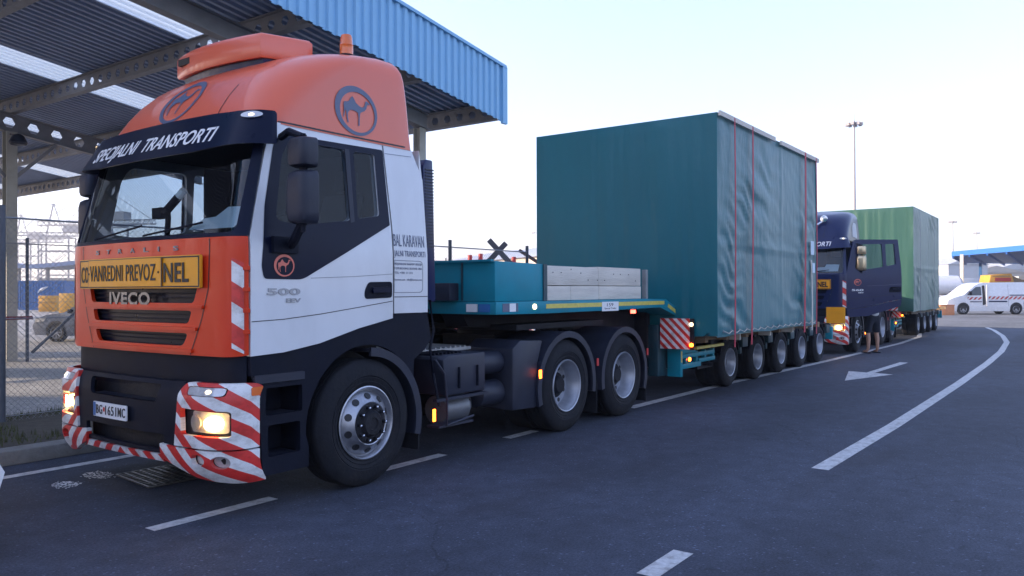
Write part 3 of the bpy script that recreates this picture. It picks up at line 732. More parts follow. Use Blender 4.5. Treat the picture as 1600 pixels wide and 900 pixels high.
def make_tractor(dx, label, group, C, sign, visor_text, open_door=False):
    global OFF
    OFF = Vector((4.59, 6.0, 0))
    root = empty('tractor_truck', label=label, cat='truck', group=group)
    P = lambda n, lo, mp, m, **k: panel(n, lo, mp, m, root, **k)
    body, roofm, frontm, dark = C['body'], C['roof'], C['front'], C['dark']
    near, farm = smap(-1), smap(1)
    # ---- front panel with grille slots
    slots = [rnd([(-.60, 1.515), (.60, 1.515), (.64, 1.64), (-.64, 1.64)], .03), rnd([(-.55, 1.365), (.55, 1.365), (.585, 1.46), (-.585, 1.46)], .03), rnd([(-.50, 1.20), (.50, 1.20), (.55, 1.295), (-.55, 1.295)], .035)]
    out = rnd([(-1.0, 1.99), (-1.0, 1.24), (-.86, 1.135), (.86, 1.135), (.98, 1.15), (.98, 1.99)], [.02, .03, .05, .05, .01, .01])
    fp = P('front_panel', [out] + slots, fmap, frontm, th=.03, du=.05, dv=.08, us=1.25)
    panel('grille_back', [[(-.7, 1.17), (.7, 1.17), (.7, 1.66), (-.7, 1.66)]], fmap, M['black_paint'], fp, th=0, du=.1, dv=.2, d0=-.07)
    for z in (1.235, 1.265, 1.39, 1.425, 1.55, 1.585): panel('grille_slat', [[(-.62, z), (.62, z), (.62, z + .007), (-.62, z + .007)]], fmap, M['plastic'], fp, th=.02, du=.1, dv=0, d0=-.035)
    for z, a in ((1.487, .70), (1.325, .64), (1.165, .60)):
        panel('grille_bar', [rnd([(-a, z - .012), (a, z - .012), (a, z + .014), (-a, z + .014)], .008, 2)], fmap, frontm, fp, th=.03, du=.05, dv=0, d0=.022)
    for a in (.735, -.735):   # crease between middle and corner
        s_ = 1 if a > 0 else -1
        panel('panel_gap', [seg_strip([(a * .78, 1.14), (a * .92, 1.4), (a * 1.0, 1.62), (a * 1.02, 1.98)], .008)], fmap, M['ink'], fp, th=0, du=.05, dv=.05, d0=.0025)
        # air fins on the corners
        for z in (1.30, 1.45, 1.60, 1.75):
            panel('corner_fin', [[(s_ * .965 - .02, z), (s_ * .965 + .02, z), (s_ * .965 + .02, z + .03), (s_ * .965 - .02, z + .03)]], fmap, frontm, fp, th=.02, du=.02, dv=0, d0=.012)
    for s_ in (1, -1):
        st = [(.885, 1.20), (.95, 1.16), (.95, 1.80), (.885, 1.84)]
        if s_ < 0 and C['name'] == 'navy': pass
        panel('warning_strip', [st if s_ > 0 else mir(st)], fmap, M['red_white_big'], root, th=0, du=.02, dv=.1, d0=.004, us=1.22)
        st2 = [(.83, 1.25), (.872, 1.25), (.872, 1.88), (.83, 1.88)]
    # name letters
    if C['name'] == 'orange':
        for i, ch in enumerate('STRALIS'):
            text('letter_badge', ch, fmap, -.53 + i * .157, 1.905, .05 if ch != 'I' else .014, .035, M['ink_grey'], fp, th=.006, d0=.001, bold=.02, du=0)
        text('maker_badge', 'IVECO', fmap, -.33, 1.50, .50, .098, M['chrome'] if 0 else mat('badge_metal', (.16, .17, .19), .3, .9), fp, bold=.035, th=.012, d0=-.005, space=1.1)
    # ---- oversize load sign
    sg_ = P('load_sign', [rnd([(-.71, 1.625), (.71, 1.625), (.71, 1.865), (-.71, 1.865)], .01, 2)], fmap, M['yellow'], th=.02, du=.1, dv=.2, d0=.045)
    fr = [rect(-.705, 1.632, .705, 1.858), rect(-.695, 1.642, .695, 1.848)]
    panel('sign_border', fr, fmap, M['ink'], sg_, th=0, du=.1, dv=0, d0=.048)
    if sign:
        pl = panel('cover_plate', [rect(-.55, 1.640, .355, 1.852)], fmap, M['yellow'], sg_, th=.004, du=.1, dv=.2, d0=.056)
        panel('plate_edge', [[(.352, 1.64), (.362, 1.64), (.362, 1.852), (.352, 1.852)], ], fmap, M['ink'], sg_, th=0, du=0, dv=0, d0=.057)
        panel('plate_edge', [[(-.553, 1.64), (-.549, 1.64), (-.549, 1.852), (-.553, 1.852)], ], fmap, M['timber_grey'], sg_, th=0, du=0, dv=0, d0=.057)
        text('sign_lettering', 'CO', fmap, -.675, 1.675, .112, .13, M['ink'], sg_, bold=.008, space=1.1, d0=.049)
        text('sign_lettering', 'VANREDNI PREVOZ', fmap, -.52, 1.685, .82, .125, M['ink'], sg_, bold=.006, space=1.06, d0=.058)
        text('sign_lettering', 'NEL', fmap, .372, 1.672, .24, .14, M['ink'], sg_, bold=.018, space=1.05, d0=.049)
        for u in (-.535, .33): panel('sign_bolt', [circ(u, 1.745, .008, 8, .01)], fmap, M['steel'], sg_, th=0, d0=.06)
    else:
        text('sign_lettering', 'CONVOI EXCEPTIONNEL', fmap, -.66, 1.675, 1.32, .135, M['ink'], sg_, bold=.03, d0=.049)
    # ---- windscreen, pillars
    ws = rnd([(-.90, 2.02), (.90, 2.02), (.925, 2.80), (-.925, 2.80)], .05)
    frm = P('windscreen_frame', [[(-1.0, 1.992), (.985, 1.992), (.985, 2.84), (-1.0, 2.84)], ws], fmap, dark, th=.05, du=.04, dv=.1)
    P('windscreen', [ws], fmap, M['windshield'], th=0, du=.06, dv=.1, d0=-.012)
    wp = MB()
    for c0, c1 in (((-.55, 2.03), (.05, 2.11)), ((.1, 2.03), (.68, 2.10))): wp.tube([fmap(*c0, .02), fmap(*c1, .02)], .008, 6)
    wp.build('wiper', M['plastic'], root)
    # ---- sun visor
    vm = lambda p, z, d: fmap(p * .985, z, d + .045 + (2.93 - z) * .30)
    vis = P('sun_visor', [rnd([(-1.02, 2.66), (-.6, 2.625), (.6, 2.625), (1.02, 2.66), (1.03, 2.92), (.6, 2.935), (-.6, 2.935), (-1.03, 2.92)], .02)], vm, dark, th=.02, du=.05, dv=.06)
    tp = panel('visor_top', [[(-1.02, 0), (1.02, 0), (1.02, 1), (-1.02, 1)]], lambda p, t, d: tuple(Vector(vm(p, 2.925, 0)).lerp(Vector(fmap(p, 2.86, -.02)), t)), dark, vis, th=0, du=.05, dv=0)
    text('visor_lettering', visor_text, vm, -.80, 2.70, 1.56, .115, M['ink_white'], vis, bold=.014, shear=.25, d0=.002)
    for s_ in (-1, 1):
        lp = panel('visor_lamp', [circ(s_ * .92, 2.885, .045, 20, .026)], vm, M['lens'], root, th=.02, d0=.012, du=.02, dv=0)
        panel('bulb', [circ(s_ * .92, 2.883, .012, 10, .010)], vm, M['lamp_warm'], lp, th=0, d0=.014)
    # ---- doors and side panels
    def door(mp, s_, parent_, opened=False):
        o_ = [(3.465, 1.14), (3.465, 1.99), (3.62, 2.58), (3.685, 2.80), (3.76, 2.855), (4.835, 2.855), (4.885, 2.15), (4.885, 1.37), (4.5, 1.30), (4.09, 1.20), (3.75, 1.152)]
        surround = rnd([(3.575, 1.69), (3.555, 1.78), (3.60, 2.22), (3.715, 2.71), (3.80, 2.775), (4.835, 2.80), (4.868, 2.16), (3.92, 1.688)], [.03, .02, .02, .05, .06, .02, .01, .05])
        g1 = rnd([(3.69, 2.12), (3.78, 2.62), (3.86, 2.735), (4.42, 2.745), (4.44, 2.17), (3.9, 2.10)], .06)
        g2 = rnd([(4.505, 2.19), (4.50, 2.74), (4.735, 2.75), (4.75, 2.23)], .03)
        d = panel('door', [o_, g1, g2], mp, body, parent_, th=.05, du=.15, dv=.12)
        sp = panel('window_surround', [surround, g1, g2], mp, dark, d, th=.0, du=.15, dv=.12, d0=.004)
        panel('window_pane', [g1], mp, M['glass'], d, th=0, du=.3, dv=.12, d0=-.015)
        panel('window_pane', [g2], mp, M['glass'], d, th=0, du=.3, dv=.12, d0=-.012)
        panel('window_divider', [rnd([(4.42, 2.15), (4.405, 2.75), (4.452, 2.75), (4.465, 2.16)], .01)], mp, M['plastic2'] if C['name'] == 'orange' else dark, d, th=.012, du=0, dv=.2, d0=.008)
        panel('door_crease', [seg_strip([(3.47, 1.385), (3.75, 1.395), (4.1, 1.425), (4.5, 1.47), (4.88, 1.515)], .006)], mp, M['ink'], d, th=0, du=.1, dv=.1, d0=.0025)
        panel('door_crease', [seg_strip([(4.0, 1.70), (4.45, 1.718), (4.88, 1.745)], .004)], mp, M['ink_grey'], d, th=0, du=.1, dv=.1, d0=.0025)
        hs = panel('handle_recess', [rnd([(4.56, 1.535), (4.555, 1.60), (4.60, 1.675), (4.87, 1.68), (4.87, 1.545)], .03)], mp, M['plastic'], d, th=.006, du=0, dv=0, d0=.006)
        panel('handle', [rnd([(4.63, 1.585), (4.63, 1.63), (4.83, 1.637), (4.83, 1.59)], .018)], mp, M['black_paint'], d, th=.022, du=0, dv=0, d0=.03)
        if s_ < 0:
            emblem('camel_emblem', mp, 3.75, 1.79, .092, .082, M['ink_pink'], d, d0=.008)
            text('power_badge', C['num'], mp, 3.60, 1.575, .30, .048, M['badge'] if C['name'] == 'orange' else M['ink_white'], d, bold=.03, th=.005, d0=.001, du=0)
            text('power_badge', 'EEV', mp, 3.77, 1.518, .135, .030, M['badge'] if C['name'] == 'orange' else M['ink_white'], d, bold=.03, th=.005, d0=.001, du=0)
        return d
    if open_door:
        d1 = door(near, -1, root)
        hinge = Vector((3.48, 4.80, 0)) - OFF
        d1.matrix_local = Matrix.Translation(hinge) @ Matrix.Rotation(R(-50), 4, 'Z') @ Matrix.Translation(-hinge)
        panel('door_skirt', [rnd([(3.48, .93), (4.0, .95), (4.86, 1.20), (4.88, 1.36), (4.5, 1.29), (4.09, 1.19), (3.75, 1.145), (3.468, 1.13)], .02)], near, M['navy'], d1, th=.05, du=.15, dv=.1)
        MB().prism([(3.50, 1.1), (3.50, 2.1), (3.72, 2.8), (4.85, 2.8), (4.87, 1.4)], 'y', 5.6, 5.62).build('cab_inner_wall', M['interior'], root)
        for k, zz in enumerate((.42, .72, 1.02)): box('entry_step', (3.6, 4.82, zz), (4.02, 5.1, zz + .03), M['plastic2'], root, .008)
    else: door(near, -1, root)
    door(farm, 1, root)
    for mp in (near, farm):
        bp_ = P('rear_side_panel', [[(4.893, 1.41), (4.893, 2.15), (4.843, 2.855), (5.20, 2.855), (5.325, 2.6), (5.325, 1.41)]], mp, body, th=.04, du=.15, dv=.12)
        P('panel_gap', [seg_strip([(4.893, 1.41), (4.893, 2.15), (4.845, 2.84)], .008)], mp, M['ink'], th=0, du=0, dv=.12, d0=.003)
        P('panel_gap', [seg_strip([(4.90, 1.55), (5.32, 1.552)], .006)], mp, M['ink'], th=0, du=.2, dv=0, d0=.003)
        P('panel_gap', [seg_strip([(4.86, 2.775), (5.19, 2.79)], .005)], mp, M['ink_grey'], th=0, du=.2, dv=0, d0=.003)
    if C['name'] == 'orange':
        text('side_lettering', 'GLOBAL KARAVAN', near, 4.905, 1.985, .385, .10, M['decal_blue'], root, bold=-.005, th=.001, d0=.003) if 0 else text('side_lettering', 'BAL KARAVAN', near, 4.902, 1.985, .385, .105, M['decal_blue'], root, bold=-.003, th=.001, d0=.003)
        text('side_lettering', 'JALNI TRANSPORTI', near, 4.902, 1.90, .39, .05, M['decal_blue'], root, bold=.0, th=.001, d0=.003)
        b_ = rnd([(4.90, 1.585), (5.26, 1.585), (5.26, 1.865), (4.90, 1.865)], [.001, .05, .05, .001])
        i_ = rnd([(4.894, 1.590), (5.255, 1.590), (5.255, 1.860), (4.894, 1.860)], [.001, .047, .047, .001])
        i_ = [(max(a, 4.902), b) for a, b in i_]
        P('notice_border', [b_[0:], [(a, b) for a, b in rnd([(4.904, 1.590), (5.255, 1.590), (5.255, 1.860), (4.904, 1.860)], [.001, .047, .047, .001])]], near, M['ink_grey'], th=0, du=0, dv=0, d0=.003)
        for k, (t_, w_) in enumerate((('MEDJUNARODNI TRANSPORT I SPEDICIJA', .34), ('11070 BEOGRAD, BULEVAR 100A', .34), ('TEL +381 11 311', .22), ('karavan.com   info@karavan.com', .34))):
            text('notice_lettering', t_, near, 4.905, 1.825 - k * .038 - (.02 if k == 3 else 0), w_, .018, M['decal_blue'], root, bold=0, th=.001, d0=.003, du=0)
    # ---- rear wall, floor, interior
    cab = MB(); cab.prism([(5.29, 1.2), (5.29, 2.86), (5.33, 2.6), (5.33, 1.2)], 'y', YC - 1.15, YC + 1.15); cab.build('rear_wall', body, root)
    tr = MB(); tr.box((3.45, YC - 1.16, 1.16), (5.3, YC + 1.16, 1.22)); tr.box((4.72, YC - 1.15, 1.22), (4.78, YC + 1.15, 1.9)); tr.box((4.95, YC - 1.13, 1.22), (5.0, YC + 1.13, 2.84))
    tr.box((3.6, YC - 1.1, 2.83), (5.1, YC + 1.1, 2.845)); tr.build('cab_floor', M['interior'], root)
    ds = MB(); ds.prism([(3.42, 1.3), (3.40, 1.97), (3.62, 2.03), (3.86, 2.04), (3.95, 1.95), (3.9, 1.7), (3.7, 1.3)], 'y', YC - 1.12, YC + 1.12); ds.build('dashboard', M['interior'], root, bevel=.02)
    for yy in (YC - .62, YC + .62):
        st = MB(); st.box((4.25, yy - .25, 1.7), (4.72, yy + .25, 1.84)); st.prism([(4.66, 1.8), (4.80, 1.8), (4.92, 2.45), (4.84, 2.47)], 'y', yy - .24, yy + .24); st.prism([(4.85, 2.48), (4.93, 2.48), (4.95, 2.68), (4.88, 2.69)], 'y', yy - .13, yy + .13)
        st.build('seat', M['interior_light'], root, bevel=.04)
    sw = MB(); pts = []
    for k in range(25):
        a = 2 * math.pi * k / 24; v = Vector((.0, math.cos(a) * .235, math.sin(a) * .235)); v = Matrix.Rotation(R(38), 4, 'Y') @ v; pts.append(v + Vector((4.08, YC - .62, 2.06)))
    sw.tube(pts, .017, 8, False); sw.tube([(4.08, YC - .62, 2.06), (3.9, YC - .62, 1.85)], .04, 8); sw.bar(pts[0], pts[12], .04, .02)
    sw.build('steering_wheel', M['plastic'], root)
    # papers under the glass and a camera on its mount
    pp = MB(); pp.add([(3.50, YC - .98, 2.07), (3.46, YC - .45, 2.07), (3.62, YC - .42, 2.17), (3.66, YC - .90, 2.20)], [(0, 1, 2, 3)]); pp.add([(3.48, YC - 1.0, 2.065), (3.45, YC - .62, 2.064), (3.66, YC - .68, 2.25), (3.70, YC - .98, 2.24)], [(0, 1, 2, 3)])
    pp.build('papers', M['paper'], root, recalc=False)
    if C['name'] == 'orange':
        cm = MB(); cm.tube([(3.62, YC + .10, 2.05), (3.60, YC + .05, 2.2), (3.55, YC - .02, 2.27)], .022, 8); cm.tube([(3.56, YC + .03, 2.24), (3.60, YC - .10, 2.36)], .035, 10); cm.box((3.58, YC + .12, 2.2), (3.64, YC + .26, 2.29))
        cm.build('camera_mount', M['plastic'], root)
        MB().tube([(3.60, YC - .10, 2.36), (3.615, YC - .15, 2.41)], .032, 10).build('camera_lens', M['paper'], root)
    else:
        box('papers', (3.5, YC + .0, 2.06), (3.52, YC + .3, 2.2), M['paper'], root)
    cu = MB()
    for i in range(14):
        pass
    # curtain along the rear of the far window
    cu.prism([(4.6 + .03 * (i % 2), 2.1 + 0 * i) for i in range(2)] + [(4.9, 2.1), (4.9, 2.82), (4.6, 2.82)], 'y', YC + 1.08, YC + 1.10); cu.build('curtain', M['interior_light'], root)
    # ---- roof
    prof = [(2.845, 3.545, 1.145, 5.215, .24), (2.90, 3.56, 1.145, 5.21, .26), (3.0, 3.60, 1.138, 5.20, .30), (3.12, 3.67, 1.130, 5.195, .34), (3.24, 3.76, 1.120, 5.19, .38), (3.36, 3.88, 1.107, 5.185, .42), (3.45, 3.99, 1.092, 5.18, .46), (3.51, 4.08, 1.07, 5.175, .48), (3.55, 4.16, 1.035, 5.165, .48), (3.58, 4.24, .985, 5.15, .46), (3.60, 4.34, .90, 5.12, .42), (3.61, 4.46, .76, 5.08, .36), (3.615, 4.58, .55, 5.03, .28), (3.618, 4.72, .3, 4.95, .12)]
    def slope_(q_, k): return [(x, y, z + max(0, k - .4) / .6 * .10 * min(1, max(-1, (x - 4.5) / .5))) for x, y, z in q_]
    rf = MB().loft([slope_(ring(*q_), i_ / (len(prof) - 1)) for i_, q_ in enumerate(prof)]).build('roof_fairing', roofm, root, smooth=60)
    bvh = BVHTree.FromPolygons([v.co + OFF for v in rf.data.vertices], [tuple(p.vertices) for p in rf.data.polygons])
    def rside(u, v, d):
        h = bvh.ray_cast(Vector((u, 2, v)), Vector((0, 1, 0))); return (u, (h[0].y if h[0] else 5) - d, v)
    def rfront(u, v, d):
        h = bvh.ray_cast(Vector((0, -u, v)), Vector((1, 0, 0))); return ((h[0].x if h[0] else 4) - d, -u, v)
    emblem('camel_emblem', rside, 4.55, 3.085, .235, .205, M['decal_blue'], rf, d0=.006, tilt=-.08) if C['name'] == 'orange' else None
    emblem('camel_emblem', rfront, -YC - .02, 3.16, .25, .20, M['decal_blue'], rf, d0=.006) if C['name'] == 'orange' else None
    s = MB(); 
    for yy in (YC - .50, YC + .5):
        pass
    panel('roof_seam', [seg_strip([(-YC + .62, 2.93), (-YC + .64, 3.22)], .008)], rfront, M['ink'], rf, th=0, du=0, dv=.05, d0=.003)
    panel('roof_seam', [seg_strip([(3.72, 2.863), (4.3, 2.862), (5.2, 2.866)], .012)], rside, M['ink'], rf, th=0, du=.1, dv=0, d0=.003)
    # hatch on the roof
    if C['name'] == 'orange':
        HX, HZ = -.34, -.10
        def hr(z, e): return [(4.28 + e + .1 * (abs(t) ** 2), YC + .04 + t * (.60 - e), z) for t in [-1 + k / 6 for k in range(13)]] + [(4.95 - e, YC + .04 + t * (.56 - e), z + .0) for t in [1 - k / 6 for k in range(13)]]
        hb = MB(); hb.loft([[(x + .02, y, z + (x - 4.3) * .16) for x, y, z in hr(3.46, .05)], [(x + .02, y, z + (x - 4.3) * .14) for x, y, z in hr(3.60, .03)]]); bmesh.ops.translate(hb.bm, verts=hb.bm.verts, vec=(HX, 0, HZ)); hb.build('hatch_base', M['navy'], root)
        hm = MB(); hm.loft([[(x, y, z + (x - 4.3) * .14) for x, y, z in r_] for r_ in (hr(3.60, .01), hr(3.62, 0), hr(3.77, .0), hr(3.80, .02), hr(3.815, .06))]); bmesh.ops.translate(hm.bm, verts=hm.bm.verts, vec=(HX, 0, HZ)); h_ = hm.build('roof_hatch', roofm, root, smooth=40)
        MB().box((4.303 + HX, YC + .20, 3.69 + HZ), (4.42 + HX, YC + .50, 3.745 + HZ)).build('hatch_slot', M['ink'], h_)
        bc = MB(); bc.lathe([(0, .065), (.03, .065), (.03, .055)], (4.84, 5.30, 3.66), (0, 0, 1), 20, True).build('beacon_base', M['plastic'], root)
        bc = MB(); bc.lathe([(0, .058), (.04, .060), (.08, .058), (.085, .061), (.09, .057), (.15, .052), (.175, .044), (.183, .02)], (4.84, 5.30, 3.69), (0, 0, 1), 20, True).build('beacon', M['amber'], root, smooth=50)
    else:
        hn = MB(); hn.tube([rfront(-YC - .55, 3.05, .07), rfront(-YC - .1, 3.05, .08), rfront(-YC + .25, 3.10, .08), rfront(-YC + .42, 3.25, .08), rfront(-YC + .62, 3.42, .1)], .028, 8).build('air_horn', M['chrome'], root)
        MB().lathe([(0, .03), (.05, .08), (.07, .09), (.09, .085), (.095, .0)], rfront(-YC + .58, 3.42, .12), (-1, 0, 0), 16, True).build('horn_bell', M['chrome'], root)
        bc = MB(); bc.lathe([(0, .11), (.10, .11), (.13, .06)], rfront(-YC - .05, 3.16, .12), (-.3, 0, 1), 16, True).build('beacon', M['red_on'], root)
        pv = rnd([(4.35, 2.97), (4.40, 3.22), (4.55, 3.34), (4.82, 3.34), (4.88, 2.95)], .06)
        panel('roof_window', [pv], rside, M['silver'], rf, th=0, du=.06, dv=.06, d0=.006)
    # ---- mirrors
    for s_ in (-1, 1):
        yy = YC + s_ * 1.50
        mm = MB(); hx = 3.70
        def hous(z0, z1, a, b, name):
            rs = []
            for t, e in ((0, .035), (.06, .008), (.2, 0), (.8, 0), (.94, .01), (1, .04)):
                z = z0 + (z1 - z0) * t; rs.append([(x, y, z) for x, y in rnd([(hx - a + e, yy - b + e), (hx + a * .7, yy - b + e * .5), (hx + a * .7, yy + b - e * .5), (hx - a + e, yy + b - e)], [.06, .015, .015, .06], 4)])
            o = MB().loft(rs).build(name, M['plastic2'] if C['name'] == 'orange' else M['sunlit_mirror'], root, smooth=45)
            MB().box((hx + a * .7, yy - b + .02, z0 + .03), (hx + a * .7 + .006, yy + b - .02, z1 - .03)).build('mirror_glass', M['chrome'], o)
        hous(2.48, 2.69, .085, .10, 'wide_mirror'); hous(2.08, 2.455, .09, .105, 'main_mirror')
        am = MB(); am.tube([(3.76, YC + s_ * 1.18, 2.74), (3.72, YC + s_ * 1.32, 2.76), (3.70, yy, 2.70), (3.70, yy, 2.46)], .028, 8); am.tube([(3.70, yy, 2.10), (3.74, YC + s_ * 1.36, 1.98), (3.82, YC + s_ * 1.20, 1.93)], .035, 8); am.tube([(3.70, yy + s_ * -.0, 2.72), (3.70, yy, 2.02)], .02, 8)
        am.box((3.64, YC + s_ * 1.235 - .02, 1.88), (3.86, YC + s_ * 1.235 + .02, 2.0))
        am.build('mirror_arm', M['plastic'], root)
    # ---- lower front
    P('upper_lower_front', [[(-.98, .86), (.98, .86), (.98, 1.15), (-.98, 1.15)]], fmap, M['plastic'], th=.02, du=.06, dv=.1, d0=-.045)
    cen = [(-.66, .42), (.66, .42), (.66, .95), (-.66, .95)]; rec = rnd([(-.44, .79), (.40, .79), (.44, .92), (-.48, .92)], .03); low = rnd([(-.5, .45), (.48, .45), (.50, .56), (-.52, .56)], .03)
    P('bumper_centre', [cen, rec, low], lambda p, z, d: bmap(p, max(z, .44), d) [:2] + (z,), M['plastic'], th=.03, du=.06, dv=.1, d0=-.02)
    P('bumper_back', [[(-.66, .40), (.66, .40), (.66, .95), (-.66, .95)]], lambda p, z, d: bmap(p, max(z, .44), d)[:2] + (z,), M['steel'], th=0, du=.1, dv=0, d0=-.14)
    P('bumper_shelf', [[(-.46, 0), (.42, 0), (.42, 1), (-.46, 1)]], lambda p, t, d: bmap(p, .79, -.02 - .12 * t)[:2] + (.79,), M['plastic2'], th=0, du=.1, dv=0)
    P('bumper_lip', [[(-.50, .365), (.50, .365), (.50, .415), (-.50, .415)]], lambda p, z, d: bmap(p, z, d), M['red_white'], th=.03, du=.05, dv=0, d0=-.005, us=1.25)
    if C['name'] == 'orange':
        pm = lambda u, v, d: (lambda q_: (q_[0], q_[1], v))(bmap(u, .65, d))
        pl = P('number_plate', [rect(-.345, .62, .105, .735, .008, 2)], pm, M['ink_white'], th=.01, du=.1, dv=0, d0=.012)
        panel('plate_band', [rect(-.342, .624, -.305, .731)], pm, M['contblue'], pl, th=0, du=0, dv=0, d0=.014)
        text('plate_lettering', 'BG', pm, -.295, .645, .085, .07, M['ink'], pl, bold=.004, d0=.0135, space=1.12)
        panel('plate_shield', [circ(-.188, .683, .014, 12, .02)], pm, M['redpaint'], pl, th=0, d0=.014)
        text('plate_lettering', '1651', pm, -.165, .645, .145, .07, M['ink'], pl, bold=.004, d0=.0135, space=1.12)
        text('plate_lettering', 'MC', pm, .002, .645, .092, .07, M['ink'], pl, bold=.004, d0=.0135, space=1.12)
    for s_ in (1, -1):
        mm_ = (lambda q_: q_) if s_ > 0 else mir
        hl = rnd([(.69, .585), (.93, .585), (.93, .765), (.68, .775)], .02); ind = rnd([(.735, .865), (.91, .865), (.91, .93), (.725, .93)], .02)
        up = rnd([(.62, .50), (1.06, .50), (1.06, .925), (1.0, .955), (.70, .955), (.66, .90)], [.01, .01, .01, .03, .05, .03])
        bc = P('bumper_corner', [mm_(up), mm_(hl), mm_(ind)], bmap, M['red_white'], th=.04, du=.025, dv=.04, us=1.25)
        fg = [circ(.815, .415, .030, 18, .042), circ(.895, .410, .032, 18, .046)]
        lw = rnd([(.48, .40), (.62, .345), (.78, .28), (.92, .25), (1.06, .25), (1.06, .488), (.62, .488), (.47, .50)], [.01, .05, .05, .02, .02, .002, .002, .01])
        P('bumper_lower_corner', [mm_(lw)] + [mm_(f_) for f_ in fg], bmap, M['red_white'], th=.04, du=.025, dv=.03, us=1.25)
        for f_ in fg: P('fog_lamp', [mm_(f_)], bmap, M['lens'], th=0, du=0, dv=0, d0=-.05)
        P('fog_recess', [mm_([(.76, .35), (.95, .35), (.95, .47), (.76, .47)])], bmap, M['ink'], th=0, du=.03, dv=.03, d0=-.055)
        # headlight: dark housing, two reflectors, one lit
        hd = P('headlight', [mm_([(.67, .57), (.945, .57), (.945, .78), (.67, .78)])], bmap, M['ink'], th=0, du=.03, dv=.05, d0=-.06)
        panel('headlight_glass', [mm_(rnd([(.735, .60), (.925, .60), (.925, .755), (.745, .758)], .02))], bmap, M['clear'], hd, th=0, du=.03, dv=.05, d0=-.008)
        panel('headlight_bowl', [mm_(rnd([(.74, .605), (.92, .605), (.92, .75), (.75, .755)], .02))], bmap, M['lens'], hd, th=0, du=.03, dv=.05, d0=-.05)
        panel('reflector', [mm_(circ(.785, .675, .035, 18, .055))], bmap, M['lens'], hd, th=.012, du=.03, dv=.05, d0=-.03)
        panel('lit_bulb', [mm_(circ(.865, .672, .032, 20, .052))], bmap, M['lamp_on'], hd, th=.012, du=.03, dv=.05, d0=-.028)
        il = P('indicator', [mm_(rnd([(.74, .87), (.905, .87), (.905, .925), (.73, .925)], .02))], bmap, M['lamp_warm'] if 0 else M['lens'], th=.02, du=.03, dv=0, d0=-.004)
        panel('bulb', [mm_(circ(.85, .898, .010, 10, .014))], bmap, M['lamp_warm'], il, th=0, d0=-.002)
        P('side_lamp', [mm_(rnd([(1.0, .865), (1.055, .865), (1.055, .925), (.985, .925)], .01))], bmap, M['amber'], th=.02, du=.03, dv=0, d0=.006)
    # ---- side skirts with steps
    for mp in (near, farm):
        if 1:
            arc = [(4.59 + .63 * math.cos(a), .52 + .64 * math.sin(a)) for a in [R(28 + k * 8) for k in range(20)]]
            o_ = [(3.47, 1.135), (3.75, 1.147), (4.09, 1.195), (4.5, 1.295), (4.888, 1.365), (4.888, 1.405), (5.33, 1.405), (5.385, 1.17), (5.30, 1.08), (5.16, 1.0)] + arc + [(3.99, .42), (3.99, .27), (3.575, .27), (3.56, .5), (3.545, .95), (3.48, 1.0)]
            h1 = rnd([(3.62, .40), (3.91, .40), (3.91, .63), (3.62, .63)], .02); h2 = rnd([(3.60, .70), (3.93, .70), (3.93, .90), (3.60, .90)], .02)
            sk = P('side_skirt', [o_, h1, h2], lambda x, z, d, mp=mp: mp(x, z, d - .012), M['plastic'], th=.05, du=.12, dv=.1)
            panel('skirt_trim', [rnd([(3.50, .94), (3.94, .94), (3.94, 1.0), (3.50, 1.0)], .01)], mp, M['plastic2'], sk, th=.03, du=.15, dv=0, d0=.005)
        sgn = -1 if mp is near else 1
        for zz in (.395, .695): box('step', (3.60, min(YC + sgn * 1.2, YC + sgn * .95), zz - .03), (3.93, max(YC + sgn * 1.2, YC + sgn * .95), zz), M['plastic2'], root, .005)
        ya, yb_ = sorted((YC + sgn * .90, YC + sgn * 1.165)); wl = MB(); wl.box((3.58, min(YC + sgn * .90, YC + sgn * .92), .27), (4.0, max(YC + sgn * .90, YC + sgn * .92), 1.1)); wl.box((3.575, ya, .27), (3.59, yb_, 1.1)); wl.box((3.955, ya, .27), (3.975, yb_, 1.1)); wl.box((3.59, ya, .27), (3.955, yb_, .30)); wl.build('step_well', M['plastic'], root)
    # mudguard of the front wheel
    def guard(cx, cz, r, a0, a1, y0, y1, name, m=M['plastic2'], t=.03, lip=.05, n=18):
        s = MB(); A = []
        for k in range(n + 1):
            a = R(a0 + (a1 - a0) * k / n); c_, s__ = math.cos(a), math.sin(a)
            A.append([(cx + r * c_, y0, cz + r * s__), (cx + (r + t) * c_, y0, cz + (r + t) * s__), (cx + (r + t) * c_, y1, cz + (r + t) * s__), (cx + r * c_, y1, cz + r * s__)])
        s.loft(A)
        if lip:
            A = []
            for k in range(n + 1):
                a = R(a0 + (a1 - a0) * k / n); c_, s__ = math.cos(a), math.sin(a)
                A.append([(cx + (r - .035) * c_, y0 - .004, cz + (r - .035) * s__), (cx + (r + t + .006) * c_, y0 - .004, cz + (r + t + .006) * s__), (cx + (r + t + .006) * c_, y0 + .02, cz + (r + t + .006) * s__), (cx + (r - .035) * c_, y0 + .02, cz + (r - .035) * s__)])
            s.loft(A)
        return s.build(name, m, root, smooth=40)
    for y0, y1 in ((4.775, 5.15), (7.225, 6.85)):
        guard(4.60, .50, .60, -15, 88, y0, y1, 'front_mudguard')
        box('mud_flap', (5.20, min(y0, y1) + .01, .20), (5.215, max(y0, y1) - .03, .62), M['rubber'], root)
    # ---- chassis
    ch = MB()
    for yy in (5.57, 6.35): ch.box((3.5, yy, .62), (9.6, yy + .08, .92))
    for xx in (4.0, 5.6, 6.6, 7.4, 8.3, 9.4): ch.box((xx, 5.6, .66), (xx + .1, 6.4, .86))
    ch.box((5.35, 5.3, .92), (6.5, 6.7, .99)); ch.box((4.0, 5.3, .70), (5.2, 6.7, 1.16))
    ch.build('chassis_frame', M['steel'], root)
    ax = MB()
